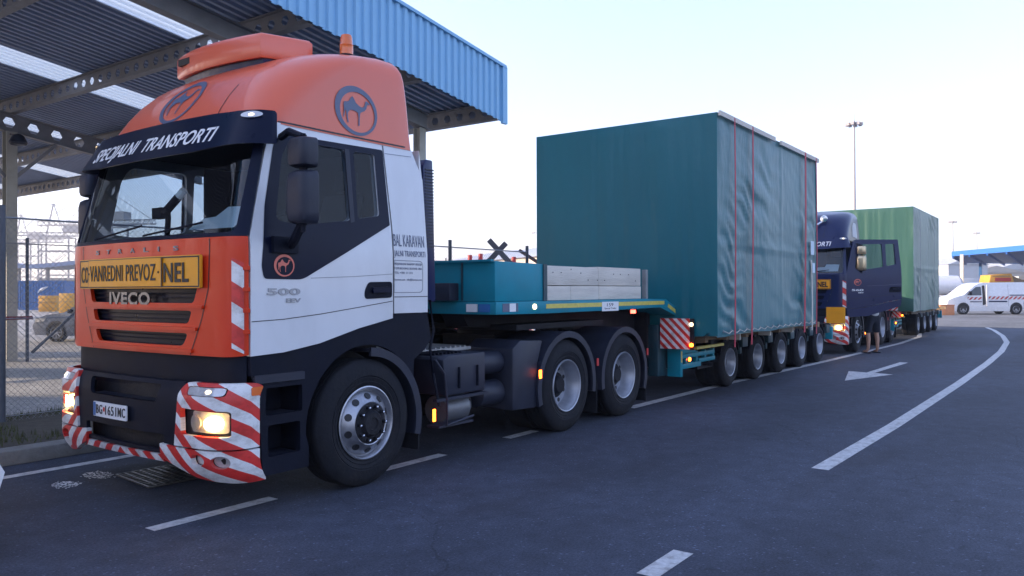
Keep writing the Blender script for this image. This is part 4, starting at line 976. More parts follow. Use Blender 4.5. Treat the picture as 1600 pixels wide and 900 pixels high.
    for xx in (4.59, 7.70, 9.08): ax.tube([(xx, 5.0, .52), (xx, 7.0, .52)], .075, 10)
    for xx in (7.70, 9.08): ax.lathe([(-.2, .1), (-.1, .2), (.1, .2), (.2, .1)], (xx, 6, .52), (0, 1, 0), 16, True)
    ax.build('axle', M['steel'], root)
    fw = MB(); fw.lathe([(0, .45), (.05, .45), (.06, .42)], (7.9, 6.0, 1.08), (0, 0, 1), 28, True); fw.box((7.4, 5.6, .92), (8.5, 6.4, 1.08)); fw.build('fifth_wheel', M['steel'], root)
    cw = MB(); cw.box((5.45, 5.15, 1.0), (6.4, 6.8, 1.03))
    for k in range(12): cw.box((5.47 + k * .075, 5.15, 1.03), (5.49 + k * .075, 6.8, 1.045))
    cw.build('catwalk', mat('chequer_plate', (.35, .36, .37), .4, .6, dirt=.4), root)
    # air intake stack behind the cab
    at = MB(); at.prism([(5.36, 1.5), (5.36, 2.74), (5.40, 2.80), (5.49, 2.80), (5.53, 1.5)], 'y', 4.86, 5.28); at = at.build('air_intake_stack', M['navy'], root, bevel=.015)
    gg = MB()
    for k in range(26): z = 2.0 + k * .028; gg.box((5.38, 4.853, z), (5.495, 4.86, z + .012))
    gg.build('intake_louvres', M['plastic2'], at)
    hs_ = MB()
    for k in range(3): hs_.tube([(5.37, 5.5 + k * .14, 1.6), (5.6, 5.5 + k * .14, 1.28), (6.0, 5.6 + k * .12, 1.15), (6.42, 5.7 + k * .1, 1.45)], .018, 8)
    hs_.tube([(5.42, 4.84, 1.52), (5.46, 4.83, 1.25), (5.40, 4.82, 1.08), (5.44, 4.82, .85), (5.50, 4.80, .55)], .014, 8)
    hs_.build('air_hose', M['plastic'], root)
    # battery box, silencer, tanks
    bb = MB(); bb.prism([(5.62, .62), (5.58, .96), (5.66, 1.0), (6.22, 1.0), (6.22, .62)], 'y', 4.82, 5.5); bb = bb.build('battery_box', M['plastic2'], root, bevel=.02)
    rb = MB()
    for k in range(9): rb.bar((5.50 + k * .055, 4.90, 1.01), (5.50 + k * .055, 5.3, 1.01), .02)
    rb.bar((5.80, 4.812, .68), (5.80, 4.812, .88), .03, .012); rb.bar((6.08, 4.812, .68), (6.08, 4.812, .88), .03, .012); rb.build('box_ribs', M['plastic'], bb)
    fr_ = MB(); fr_.tube([(5.44, 4.80, .98), (5.56, 4.79, .84), (5.60, 4.79, .60), (5.60, 4.79, .36), (6.0, 4.80, .40)], .012, 8); fr_.box((5.46, 4.79, .585), (6.22, 4.84, .61)); fr_.box((5.5, 4.80, .34), (6.0, 4.95, .36)); fr_.build('box_frame', M['plastic2'], root)
    ex = MB(); ex.lathe([(0, .0), (.02, .14), (.36, .15), (.40, .11), (.48, .07)], (5.72, 5.05, .46), (1, 0, 0), 20); ex.build('silencer', mat('exhaust_metal', (.16, .17, .19), .45, .5, dirt=.4), root, smooth=40)
    ex = MB(); ex.lathe([(-.10, .075), (.02, .08), (.02, .065), (-.08, .06), (-.08, 0)], (6.12, 4.98, .47), (.35, -1, -.1), 18); ex.build('exhaust_pipe', mat('exhaust_tip', (.22, .2, .2), .4, .8), root)
    tk = MB()
    for (y, z, r) in ((5.02, .86, .12), (5.02, .55, .13)): tk.lathe([(0, 0), (.01, r * .7), (.04, r), (.40, r), (.43, r * .7), (.44, 0)], (6.24, y, z), (1, 0, 0), 20)
    tk.build('air_tank', M['plastic2'], root, smooth=40)
    sm_ = MB(); sm_.box((5.395, 4.775, .42), (5.425, 4.785, .53)); sm_.build('side_marker_lamp', M['amber_on'], root)
    # rear mudguards with the flat panel in front
    for y0, y1 in ((4.775, 5.42), (7.225, 6.58)):
        a_, b_ = min(y0, y1), max(y0, y1)
        pn = MB(); pn.prism([(6.66, .36), (6.66, 1.0), (6.80, 1.08), (7.22, 1.06), (7.12, .8), (7.10, .34)], 'y', a_ + .03, b_); pn.build('mudguard_panel', M['plastic2'], root, bevel=.02)
        guard(7.70, .52, .585, -12, 150, y0, y1, 'rear_mudguard'); guard(9.08, .52, .585, -22, 192, y0, y1, 'rear_mudguard')
        guard(7.70, .52, .585, 150, 196, y0, y1, 'rear_mudguard')
        for xx in (8.385, 9.70): box('mud_flap', (xx - .01, a_ + .02, .12), (xx + .005, b_, .5), M['rubber'], root)
    for x_, z_, m_ in ((7.12, .70, M['amber_on']), (8.36, .74, M['redpaint']), (9.70, .78, M['redpaint'])):
        MB().box((x_ - .02, 4.765, z_ - .045), (x_ + .02, 4.775, z_ + .045)).build('side_marker_lamp', m_, root)
    tl = MB(); tl.box((9.72, 4.95, .55), (9.76, 5.35, .70)); tl.box((9.72, 6.65, .55), (9.76, 7.05, .70)); tl.build('tail_lamp', M['redpaint'], root)
    for c_, kd in (((4.59, 4.785, .52), 'steer'), ((7.70, 4.785, .52), 'drive'), ((9.08, 4.785, .52), 'drive')):
        wheel(root, c_, kd); wheel(root, (c_[0], 12 - c_[1], c_[2]), kd, True)
    root.location = OFF + Vector((dx, 0, 0))
    OFF = Vector((0, 0, 0))
    return root
M['sunlit_mirror'] = mat('sunlit_mirror_housing', (.62, .50, .32), .3, .8, var=.1)  # gold of the low sun on the housings put into their colour
M['clear'] = glassmat('lamp_glass', (.9, .9, .9), .8)
make_tractor(0, 'orange and white tractor truck with lit headlight, at the front of the convoy', 'tractor trucks of the convoy',
             dict(name='orange', body=M['white'], roof=M['roof_orange'], front=M['orange'], dark=M['black_paint'], num='500'), True, 'SPECIJALNI  TRANSPORTI')
make_tractor(17.3, 'dark navy blue tractor truck with its driver door open, behind the large tarped crate', 'tractor trucks of the convoy',
             dict(name='navy', body=M['navy'], roof=M['navy'], front=M['navy'], dark=M['navy'], num='560'), False, 'SPECIJALNI  TRANSPORTI', True)

# ================================================================== LOW-LOADER TRAILERS
def make_trailer(dx, label, axles, deck_end, group, ballast=True):
    global OFF
    OFF = Vector((6.34, 6.0, 0)); root = empty('low_loader_trailer', label=label, cat='trailer', group=group)
    T, TD = M['teal'], M['teal_dark']
    Y0, Y1 = 4.78, 7.22
    def pr_(name, poly, y0, y1, m, bev=0, par=None): return MB().prism(poly, 'y', y0, y1).build(name, m, par or root, bev)
    gb = pr_('gooseneck_box', [(6.34, 1.49), (6.34, 1.90), (7.26, 1.89), (7.26, 1.49)], Y0 + .01, Y1 - .01, T, .01)
    MB().bar((6.31, Y0 + .02, 1.905), (6.31, Y1, 1.905), .05, .02).build('box_lip', T, gb)
    rb = MB()
    for y in (5.2, 5.62, 6.4, 6.85): rb.box((6.325, y, 1.5), (6.34, y + .02, 1.89))
    rb.box((7.20, Y0 - .004, 1.49), (7.27, Y0 + .01, 1.89)); rb.build('box_ribs', TD, gb)
    fl = [(6.34, 1.36), (7.2, 1.35), (9.0, 1.355), (10.12, 1.365), (10.82, 1.19), (10.82, 1.30), (10.32, 1.475), (9.7, 1.488), (6.34, 1.488)]
    dk = pr_('gooseneck_deck', fl, Y0, Y1, T, .006)
    tp = MB(); tp.box((7.25, Y0 - .003, 1.405), (10.25, Y0 - .0005, 1.455)); tp.prism([(10.36, 1.365), (10.78, 1.215), (10.78, 1.265), (10.38, 1.415)], 'y', Y0 - .003, Y0 - .0005)
    for z in (1.02, .55): tp.box((10.80, Y0 - .008, z), (10.84, Y0 - .006, z + .16))
    tp.build('reflective_tape', M['yellow_line'], dk)
    lb = MB().box((8.48, Y0 - .006, 1.348), (8.90, Y0 - .0035, 1.462)).build('type_plate', M['ink_white'], dk)
    text('plate_lettering', '159', lambda u, v, d: (u, Y0 - .0065 - d, v), 8.60, 1.405, .16, .04, M['ink'], lb, bold=.0, d0=0, th=.001, du=0)
    text('plate_lettering', 'Special Trailer', lambda u, v, d: (u, Y0 - .0065 - d, v), 8.54, 1.372, .30, .02, M['ink'], lb, bold=0, d0=0, th=.001, du=0)
    for x0, x1, m_ in ((6.50, 6.64, M['contblue']), (6.66, 6.80, M['ink_white'])):
        MB().box((6.325, 4.85 + (x0 - 6.5), 1.385), (6.337, 4.85 + (x1 - 6.5), 1.465)).build('sticker', m_, dk)
    for x0, x1, m_ in ((6.45, 6.56, M['decal_blue']), (6.57, 6.68, M['ink_white']), (6.69, 6.72, M['decal_blue'])):
        MB().box((x0, Y0 - .004, 1.385), (x1, Y0 - .0015, 1.47)).build('sticker', m_, dk)
    MB().lathe([(0, .03), (.015, .028), (.02, 0)], (7.02, Y0, 1.43), (0, -1, 0), 14).build('side_marker_lamp', M['lamp_warm'], root)
    MB().box((9.35, 4.80, 1.30), (9.42, 4.84, 1.345)).build('side_marker_lamp', M['red_on'], root)
    # coupling panel on the front face
    cp = MB(); cp.box((6.18, 5.25, 1.50), (6.33, 5.75, 1.68)); cp.tube([(6.16, 5.5, 1.60), (6.10, 5.5, 1.63)], .03, 8); cp.build('coupling_box', M['plastic2'], root, .01)
    # neck beams under the deck and the step down
    nb = MB()
    for y in (5.35, 6.35): nb.prism([(6.5, 1.36), (6.6, 1.22), (7.6, 1.15), (9.9, 1.05), (10.4, .55), (10.82, .45), (10.82, 1.2), (10.1, 1.36)], 'y', y, y + .3)
    nb.box((7.0, 5.0, 1.17), (8.9, 7.0, 1.23)); nb.box((10.45, 5.15, .62), (10.55, 7.1, 1.30)); nb.build('gooseneck_beam', M['steel'], root)
    lg = MB(); lg.box((10.78, Y0 - .005, .34), (10.86, Y0 + .2, 1.30)); lg = lg.build('front_post', T, root, .004); l2 = MB(); l2.box((10.50, 5.0, .36), (10.78, 5.15, 1.1)); l2.box((10.78, 4.98, .34), (10.86, Y1, .45)); l2.box((10.86, 4.9, .45), (10.90, 7.1, .95)); l2.build('cross_frame', TD, root, .004)
    # lower deck
    ld = MB(); ld.box((10.86, Y0 + .02, .66), (11.4, Y0 + .1, .74)); ld.box((10.86, Y0, .60), (12.1, Y0 + .1, .66)); ld.box((10.86, Y0 - .0, .445), (11.55, Y0 + .08, .52)); ld.box((11.5, Y0 + .01, .50), (12.15, Y0 + .08, .56))
    for x in (11.02, 11.2, 11.42, 11.75, 12.08): ld.box((x, Y0 + .02, .50), (x + .06, Y0 + .08, .68))
    ld.build('deck_rail', T, root, .004)
    pf = MB(); pf.box((10.88, 5.3, .58), (deck_end, 6.7, .84)); pf.box((10.88, 4.86, .78), (deck_end, 7.14, .83)); pf.box((12.2, Y0 + .1, .60), (12.35, 5.3, .80))
    x = 11.3
    while x < deck_end: pf.box((x, Y0 + .02, .76), (x + .1, 7.18, .84)); x += .68
    pf.build('lower_deck', M['steel'], root)
    be = MB()
    x = 10.9
    while x < axles[0] + 4.5: be.box((x, 4.45, .845), (x + .12, 7.2, .945)); x += .85
    be.box((10.9, 4.62, .85), (min(15.6, deck_end), 4.74, .93)); be.build('load_bearer', M['timber'], root)
    MB().box((11.3, 4.74, .71), (12.4, 4.80, .75)).build('reflective_tape', M['yellow_line'], root)
    for x in (11.9, 13.35, 14.6): MB().box((x, 4.30, .84), (x + .05, 4.5, .95)).build('bearer_end', M['timber_white'], root)
    # hydraulics
    hy = MB(); random.seed(3)
    for k in range(9): x = 11.65 + random.random() * .55; z = .42 + random.random() * .12; hy.tube([(x, 4.86, z), (x + .03, 4.80, z)], .022, 8)
    hy.box((11.6, 4.86, .38), (12.2, 5.0, .60)); hy.build('valve_block', M['steel'], root)
    MB().lathe([(0, .03), (.02, .028), (.03, 0)], (11.12, 4.79, .575), (0, -1, 0), 12).build('side_marker_lamp', M['amber_on'], root)
    # axles with guards
    for i, x in enumerate(axles):
        wheel(root, (x, 4.79, .405), 'small'); wheel(root, (x, 7.21, .405), 'small', True)
        MB().tube([(x, 5.0, .405), (x, 7.0, .405)], .06, 8).build('axle', M['steel'], root)
        s = MB(); A = []
        for k in range(11):
            a = R(22 + 136 * k / 10); c_, s_ = math.cos(a), math.sin(a)
            A.append([(x + .44 * c_, 4.80, .42 + .44 * s_), (x + .46 * c_, 4.80, .42 + .46 * s_), (x + .46 * c_, 5.3, .42 + .46 * s_), (x + .44 * c_, 5.3, .42 + .44 * s_)])
        s.loft(A); s.build('mudguard', M['plastic'], root)
        pk = MB(); xx = x + .68; pk.box((xx - .10, 4.79, .62), (xx + .16, 4.86, .80)); pk.box((xx - .04, 4.86, .5), (xx + .04, 5.3, .8)); pk.build('outrigger_pocket', TD, root, .01)
    # red and white boards
    bd = panel('warning_board', [rect(-.22, .765, .22, 1.20)], lambda u, v, d: (10.55 - d * .95 + u * .06, 4.76 - u, v), M['red_white_board'], root, th=.012, du=0, dv=0)
    MB().bar((10.58, 4.56, .98), (10.58, 5.2, .98), .03).build('board_arm', M['steel'], bd)
    for z, m_ in ((1.12, M['lamp_warm']), (.83, M['amber_on'])): MB().lathe([(0, .028), (.03, .026), (.04, 0)], (10.54, 4.50, z), (-1, 0, 0), 12).build('board_lamp', m_, bd)
    MB().box((10.55, 4.475, .76), (10.58, 4.53, 1.2)).build('lamp_holder', M['steel'], bd)
    rr = MB(); rr.box((deck_end, 4.80, .45), (deck_end + .12, 7.2, .75)); rr.box((deck_end + .02, 4.9, .75), (deck_end + .1, 7.1, .82)); rr.build('rear_frame', T, root, .01)
    for yy in (4.9, 6.9): MB().box((deck_end + .12, yy, .5), (deck_end + .14, yy + .2, .62)).build('tail_lamp', M['redpaint'], root)
    root.location = OFF + Vector((dx, 0, 0)); o = OFF; OFF = Vector((0, 0, 0)); return root
ax1 = [12.83 + 1.366 * k for k in range(5)]
make_trailer(0, 'teal low-loader trailer coupled to the orange and white truck, white timber on its neck', ax1, 19.35, 'low-loader trailers of the convoy')
make_trailer(15.8, 'second low-loader trailer coupled to the navy blue truck, farther along the convoy', [15.3 + 1.37 * k for k in range(4)], 20.9, 'low-loader trailers of the convoy')

OFF = Vector((22.14, 6.0, 0)); t2_ = [o for o in bpy.data.objects if o.name.startswith('low_loader_trailer')][-1]
for y in (4.78, 5.30):
    panel('warning_board', [rect(-.24, .98, .24, 1.36)], lambda u, v, d, y=y: (25.9 - d, y - u, v), M['red_white_back'], t2_, th=.012, du=0, dv=0)
OFF = Vector((0, 0, 0))
# white timber on the neck
OFF = Vector((7.33, 4.85, 1.49))
tb = empty('timber_stack', label='stack of whitewashed timber boards on the teal trailer neck', cat='timber stack')
random.seed(5)
rows = [(1.49, 1.652, [(7.31, 7.86), (7.865, 8.52), (8.525, 9.66)]), (1.66, 1.885, [(7.31, 8.50), (8.505, 9.64)])]
for i in range(6):
    y = 4.83 + i * .40
    for z0, z1, xs in rows:
        for a, b in xs:
            dz = random.uniform(-.006, .006); s = MB(); s.box((a, y + random.uniform(0, .012), z0), (b, y + .38, z1 + dz)); s.build('board', M['timber_white'], tb, .008)
nl = MB()
for k in range(11): x = 7.45 + k * .2 + random.uniform(-.02, .02); z = random.choice((1.72, 1.80, 1.84)); nl.box((x, 4.824, z), (x + .008, 4.8295, z + .012))
nl.build('nails', M['steel'], tb)
OFF = Vector((0, 0, 0))
OFF = Vector((9.76, 4.84, 1.49)); s = MB().box((9.72, 4.80, 1.49), (9.78, 4.86, 1.88)).box((9.72, 7.14, 1.49), (9.78, 7.2, 1.88))
tag(s.build('stake_pair', M['galv']), 'pale steel stakes holding the white timber stack at its rear end', 'stakes'); OFF = Vector((0, 0, 0))

# ================================================================== TARPED CRATES
def make_crate(x0, x1, y0, y1, z0, z1, m, label, seed):
    global OFF
    OFF = Vector((x0, (y0 + y1) / 2, z0)); root = empty('tarped_crate', label=label, cat='crate', group='tarped crates on the trailers')
    s = MB(); st = .055
    def fold(kind, u, v, Lu, Lv):
        e = min(u, Lu - u, v, Lv - v); f = min(1, max(0, e) / .12)
        if kind == 'side':
            A = Vector((u * .9 - v * .35, v * .8 + u * .55, seed)); q_ = noise.noise(Vector((A.x * 2.2, A.y * .9, seed)))
            ang = (u * .38 + v * .93); per = (u * .93 - v * .38)
            w1 = noise.noise(Vector((ang * 4.2 + .9 * q_, per * .8, seed + 2)))
            w2 = noise.noise(Vector((ang * 9, per * 1.8, seed + 5)))
            mask = max(0, noise.noise(Vector((u * .8, v * .8, seed + 9))) + .35)
            sm = (.010 if abs(v - 1.30) < .04 else 0) + (.008 if abs(u - 2.9) < .04 else 0)
            d = sm + (1 - abs(w1) * 2.2) * .032 * mask + w2 * .009 * mask + noise.noise(Vector((u * .7, v * .5, seed + 1))) * .035
            return d * f - .012
        if kind == 'front':
            w1 = noise.noise(Vector((u * 4.5, v * .22, seed))); w2 = noise.noise(Vector((u * 13, v * .35, seed + 3)))
            d = (.008 if abs(u % 1.0 - .5) < .035 else 0) + abs(w1) * .028 + w2 * .005 + noise.noise(Vector((u * .8, v * .7, seed))) * .02
            return d * f
        return 0
    def wall(P, Lu, Lv, kind, n):
        nu, nv = int(Lu / st), int(Lv / st); g = []
        for i in range(nu + 1):
            row = []
            for j in range(nv + 1):
                u, v = Lu * i / nu, Lv * j / nv; d = fold(kind, u, v, Lu, Lv)
                row.append(s.bm.verts.new(Vector(P(u, v)) + n * d))
            g.append(row)
        for i in range(nu):
            for j in range(nv): s.bm.faces.new((g[i][j], g[i + 1][j], g[i + 1][j + 1], g[i][j + 1]))
    Lx, Ly, Lz = x1 - x0, y1 - y0, z1 - z0
    hem = lambda u: .0 + .018 * math.sin(u * 3 + seed)
    wall(lambda u, v: (x0 + u, y0, z0 + v + (hem(u) if v < .01 else 0)), Lx, Lz, 'side', Vector((0, -1, 0)))
    wall(lambda u, v: (x0, y1 - u, z0 + v + (hem(u) if v < .01 else 0)), Ly, Lz, 'front', Vector((-1, 0, 0)))
    wall(lambda u, v: (x1 - u, y1, z0 + v), Lx, Lz, 'side', Vector((0, 1, 0)))
    wall(lambda u, v: (x1, y0 + u, z0 + v), Ly, Lz, 'front', Vector((1, 0, 0)))
    wall(lambda u, v: (x0 + u, y0 + v, z1), Lx, Ly, 'top', Vector((0, 0, 1)))
    wall(lambda u, v: (x0 + u, y1 - v, z0), Lx, Ly, 'top', Vector((0, 0, -1)))
    bmesh.ops.remove_doubles(s.bm, verts=s.bm.verts, dist=.002)
    s.build('tarp', m, root, smooth=50)
    return root
c1 = make_crate(10.62, 15.63, 4.15, 7.18, .955, 4.08, M['tarp'], 'huge box crate wrapped in blue-green tarp with red straps, on the front trailer', 4)
def strap(root, x0_, y0_, z0_, z1_, x, w_, m, lean=0, off_=.02):
    s = MB(); n = 20; pts = []
    for k in range(n + 1):
        t = k / n; z = z0_ + (z1_ - z0_) * t; pts.append((x + lean * (1 - t), y0_ - off_ - .012 * math.sin(t * 3.1), z))
    A = [[(p[0] - w_ / 2, p[1], p[2]), (p[0] + w_ / 2, p[1], p[2]), (p[0] + w_ / 2, p[1] + .004, p[2]), (p[0] - w_ / 2, p[1] + .004, p[2])] for p in pts]
    s.loft(A); return s.build('strap', m, root)
OFF = Vector((10.62, 5.665, .955))
for x, w_, l in ((11.18, .035, -.02), (11.95, .04, -.08), (14.75, .07, -.10), (15.45, .04, -.02)): strap(c1, 0, 4.15, .78 if w_ != .07 else .84, 4.09, x, w_ * 1.3, M['red'], l, .05)
ey = MB(); k = 0
while k < 16: ey.lathe([(0, .022), (.006, .02), (.006, .012)], (10.8 + k * .31, 4.135, 1.02), (0, -1, 0), 10); k += 1
ey.build('eyelets', M['galv'], c1)
rp = MB(); rp.tube([(10.8 + q_ * .155, 4.12 - .01 * (q_ % 2), 1.02 - .035 * (q_ % 2)) for q_ in range(31)], .006, 5); rp.build('lacing_rope', M['timber_white'], c1)
# top battens, paper notes
bt = MB()
bt.box((10.62, 4.10, 4.03), (13.05, 4.13, 4.10)); bt.box((13.35, 4.10, 4.02), (15.65, 4.13, 4.09)); bt.build('batten', M['timber_white'], c1)
nt_ = MB(); nt_.box((15.02, 4.085, 2.25), (15.22, 4.09, 2.50)); nt_.box((15.12, 4.085, 1.92), (15.28, 4.09, 2.10)); nt_.build('paper_note', M['paper'], c1)
strap(c1, 0, 4.15, .86, 2.15, 15.10, .07, M['timber_white'], .04, .05).name = 'pale_webbing'
OFF = Vector((0, 0, 0))
c2 = make_crate(26.1, 31.1, 4.15, 7.18, .955, 4.08, M['tarp2'], 'huge box crate wrapped in green tarp, on the far trailer behind the navy truck', 11)
OFF = Vector((26.1, 5.665, .955))
for x in (27.0, 29.8): strap(c2, 0, 4.15, .85, 4.08, x, .05, M['decal_blue'], 0, .045)
OFF = Vector((0, 0, 0))

# yellow board at the end of the front trailer
OFF = Vector((19.47, 4.74, .83)); s = MB().box((19.46, 4.53, .82), (19.48, 4.95, 1.20)); yb = s.build('yellow_board', M['yellow'])
tag(yb, 'blank yellow board standing on the tail of the front trailer by the navy truck', 'board')
OFF = Vector((0, 0, 0))

# ================================================================== BACKGROUND
ct_, st_ = math.cos(TH), math.sin(TH)
def at(u, d, z=0):
    r = (u - 800) / 1241.2 * d
    return Vector((ct_ * d + st_ * r, st_ * d - ct_ * r, z))
def zat(v, d): return 1.6 + (454.5 - v) * d / 1241.2
RZC = -(math.pi / 2 - TH)          # local +x -> to the right across the view, local +y -> away
def place(o, loc, rz=0): o.location = loc; o.rotation_euler = (0, 0, rz); return o
# --- unseen slab on legs, added out of view to keep sun off the road
OFF = Vector((-30, 50, 0))
dp = empty('sun_blocker', label='long grey slab on legs, added out of view to block the sun', cat='sun blocker')
MB().box((-78, 45, 9.35), (-6.5, 47.2, 19)).build('wall', M['wall_brown'], dp)
MB().box((-78.5, 44.7, 19), (-6.1, 47.5, 19.3)).build('roof', M['silver'], dp)
x = -77
while x < -8:
    MB().box((x, 45.5, 0), (x + 1.7, 46.4, 9.35)).build('leg', M['wall_brown'], dp); x += 5.3
OFF = Vector((0, 0, 0))

# --- road vehicles at a distance
def arch(cx, r, z, n=10, cz=.33): return [(cx + r * math.cos(a), cz + r * math.sin(a)) for a in [math.pi * (1 - k / n) for k in range(n + 1)]]
def small_wheel(parent, x, y, z, r, side):
    e = bpy.data.objects.new('wheel', None); col.objects.link(e); e.parent = parent; e.location = (x, y, z); e.rotation_euler = (0, 0, 0 if side < 0 else math.pi); e.empty_display_size = .1
    MB().lathe([(.02, r * .62), (0, r * .75), (0, r * .9), (.03, r), (.19, r), (.21, r * .9), (.21, r * .6)], (0, 0, 0), (0, 1, 0), 28).build('tyre', M['rubber'], e)
    s = MB(); s.lathe([(.06, r * .64), (.01, r * .64), (.005, r * .58), (.05, r * .52)], (0, 0, 0), (0, 1, 0), 28); s.lathe([(.05, r * .2), (.015, r * .16), (.01, 0)], (0, 0, 0), (0, 1, 0), 14)
    for k in range(8):
        a = 2 * math.pi * k / 8; s.bar((math.cos(a) * r * .12, .03, math.sin(a) * r * .12), (math.cos(a) * r * .58, .03, math.sin(a) * r * .58), r * .12, .02, up=(0, 1, 0))
    s.build('rim', M['rim'], e)
    MB().lathe([(.075, r * .62), (.075, 0)], (0, 0, 0), (0, 1, 0), 20).build('brake_disc', M['ink'], e)
def make_car(name, label, cat, paint, L_, hw, prof, axl, r, windows, belt, tumble, loc, rz, extra=None):
    root = empty(name, (0, 0, 0), label, cat)
    lower = []
    def hwf(x, z):
        t = abs(x - L_ / 2) / (L_ / 2); w_ = hw * (1 - .14 * max(0, t - .72) ** 2 * 12 * .5)
        if z > belt: w_ -= (z - belt) * tumble
        if z < .45: w_ -= (.45 - z) * .12
        return w_
    mp = lambda x, z, d: (x, -hwf(x, z) * (1 if d > -.5 else -1), z)
    b = panel('body', [prof], mp, paint, root, th=1, du=.12, dv=.08, smooth=38)
    for s_ in (-1, 1):
        sm_ = lambda x, z, d, s_=s_: (x, s_ * (hwf(x, z) + d), z)
        for w_ in windows: panel('side_window', [w_], sm_, M['glass_dark'], root, th=0, du=.2, dv=.1, d0=.006)
        for ax_ in axl: small_wheel(root, ax_, s_ * (hw + .005), r, r, s_)
        for ax_ in axl: panel('arch_liner', [circ(ax_, r + .02, r * 1.12, 24)], sm_, M['ink'], root, th=0, du=0, dv=0, d0=-.05 if 0 else .002)
        if extra: extra(root, sm_, s_)
    place(root, loc, rz); return root, hwf
def car_prof(L_, fax, rax, r, H, cb=1.0):
    a = r * 1.14
    return ([(.08, .22), (fax - a, .22)] + arch(fax, a, 0, cz=r + .02)[1:-1] + [(fax + a, .2), (rax - a, .2)] + arch(rax, a, 0, cz=r + .02)[1:-1] + [(rax + a, .24), (L_ - .05, .28)])
def hatch(root, sm_, s_):
    panel('side_trim', [rect(1.3, .50, 3.0, .53)], sm_, M['ink'], root, th=0, du=.3, dv=0, d0=.004)
    for xx in (1.45, 2.42): panel('panel_gap', [rect(xx, .26, xx + .008, .90)], sm_, M['ink'], root, th=0, du=0, dv=.1, d0=.004)
    panel('headlight', [rnd([(.10, .62), (.12, .74), (.55, .82), (.45, .66)], .04)], sm_, M['lens'], root, th=0, du=.05, dv=0, d0=.01)
    bb = MB(); y = s_ * .95; bb.box((1.35, y - .06, .92), (1.48, y + .06, 1.05)); bb.build('door_mirror', M['plastic'], root, .02)
p_h = car_prof(4.1, .85, 3.35, .31, 1.45) + [(4.1, .75), (4.02, .98), (3.75, 1.38), (3.4, 1.46), (2.2, 1.47), (1.85, 1.40), (1.15, .95), (.5, .86), (.12, .72), (0, .5)]
w_h = [rnd([(1.50, .96), (1.95, 1.33), (2.38, 1.37), (2.38, .97)], .04), rnd([(2.44, .97), (2.44, 1.37), (3.2, 1.36), (3.45, 1.05), (3.3, .98)], .04)]
c_, hw_ = make_car('parked_car', 'silver hatchback parked behind the fence under the canopy', 'car', M['carsilver'], 4.1, .86, p_h, (.85, 3.35), .31, w_h, .92, .28, at(78, 26.2), RZC - .12, hatch)
c_, hw_ = make_car('parked_car', 'white car cut off by the left edge of the photo ahead of the orange truck', 'car', M['carwhite'], 4.1, .86, p_h, (.85, 3.35), .31, w_h, .92, .28, (2.12, 6.16, 0), math.pi, hatch)
# van
K = 1.08
p_v = [(a * K, b * K) for a, b in car_prof(5.1, .95, 4.1, .33, 1.95)]
p_v += [(a * K, b * K) for a, b in [(5.12, 1.2), (5.08, 1.75), (4.95, 1.88), (4.5, 1.92), (2.2, 1.90), (1.9, 1.84), (1.62, 1.70), (.98, 1.17), (.35, .98), (.08, .85), (0, .6)]]
w_v = [rnd([(a * K, b * K) for a, b in [(1.18, 1.20), (1.72, 1.64), (2.02, 1.66), (2.04, 1.14), (1.3, 1.14)]], .05)]
M['band'] = stripemat('van_band_stripes', .14, -1.0, mirror=False, c1=(.55, .06, .06), c2=(.72, .72, .74))
def vanx(root, sm_, s_):
    panel('stripe_band', [rect(1.20 * K, .88 * K, 2.05 * K, 1.04 * K)], sm_, M['band'], root, th=0, du=.3, dv=0, d0=.006)
    panel('stripe_band', [rect(2.40 * K, .90 * K, 5.05 * K, 1.08 * K)], sm_, M['band'], root, th=0, du=.3, dv=0, d0=.006)
    panel('side_trim', [rect(2.45 * K, .74 * K, 3.55 * K, .82 * K, .03)], sm_, M['navy'], root, th=.02, du=.3, dv=0, d0=.02)
    panel('side_trim', [rect(1.35 * K, .74 * K, 2.05 * K, .79 * K, .03)], sm_, M['navy'], root, th=.02, du=.3, dv=0, d0=.02)
    panel('side_trim', [rect(3.7 * K, 1.12 * K, 4.75 * K, 1.18 * K, .02)], sm_, M['navy'], root, th=.01, du=.3, dv=0, d0=.012)
    panel('rear_bumper', [rect(4.55 * K, .32 * K, 5.08 * K, .78 * K, .05)], sm_, M['navy'], root, th=.02, du=.2, dv=0, d0=.02)
    if s_ < 0:
        panel('door_opening', [rnd([(2.10 * K, .55 * K), (2.08 * K, 1.72 * K), (2.24 * K, 1.74 * K), (2.28 * K, .60 * K)], .04)], sm_, M['ink'], root, th=0, du=.3, dv=.1, d0=.005)
        dj = MB(); dj.prism([(2.30 * K, .5 * K), (2.30 * K, 1.76 * K), (2.40 * K, 1.76 * K), (2.42 * K, .5 * K)], 'y', -1.05, -.98); dj.build('sliding_door_edge', M['carwhite'], root)
        dl = M['ink_grey']
        panel('panel_gap', [rect(3.62 * K, .5 * K, 3.635 * K, 1.78 * K)], sm_, dl, root, th=0, du=0, dv=.1, d0=.006)
    bb = MB(); y = s_ * 1.12; bb.box((1.30, y - .10, 1.24), (1.46, y + .06, 1.50)); bb.build('door_mirror', M['plastic'], root, .03)
make_car('parked_van', 'white van with red and white chevron band and open side door, facing left', 'van', M['carwhite'], 5.12 * K, .97, p_v, (.95 * K, 4.1 * K), .345, w_v, 1.2, .12, at(1492, 52) - Vector((st_, -ct_, 0)) * .95 * K, RZC, vanx)
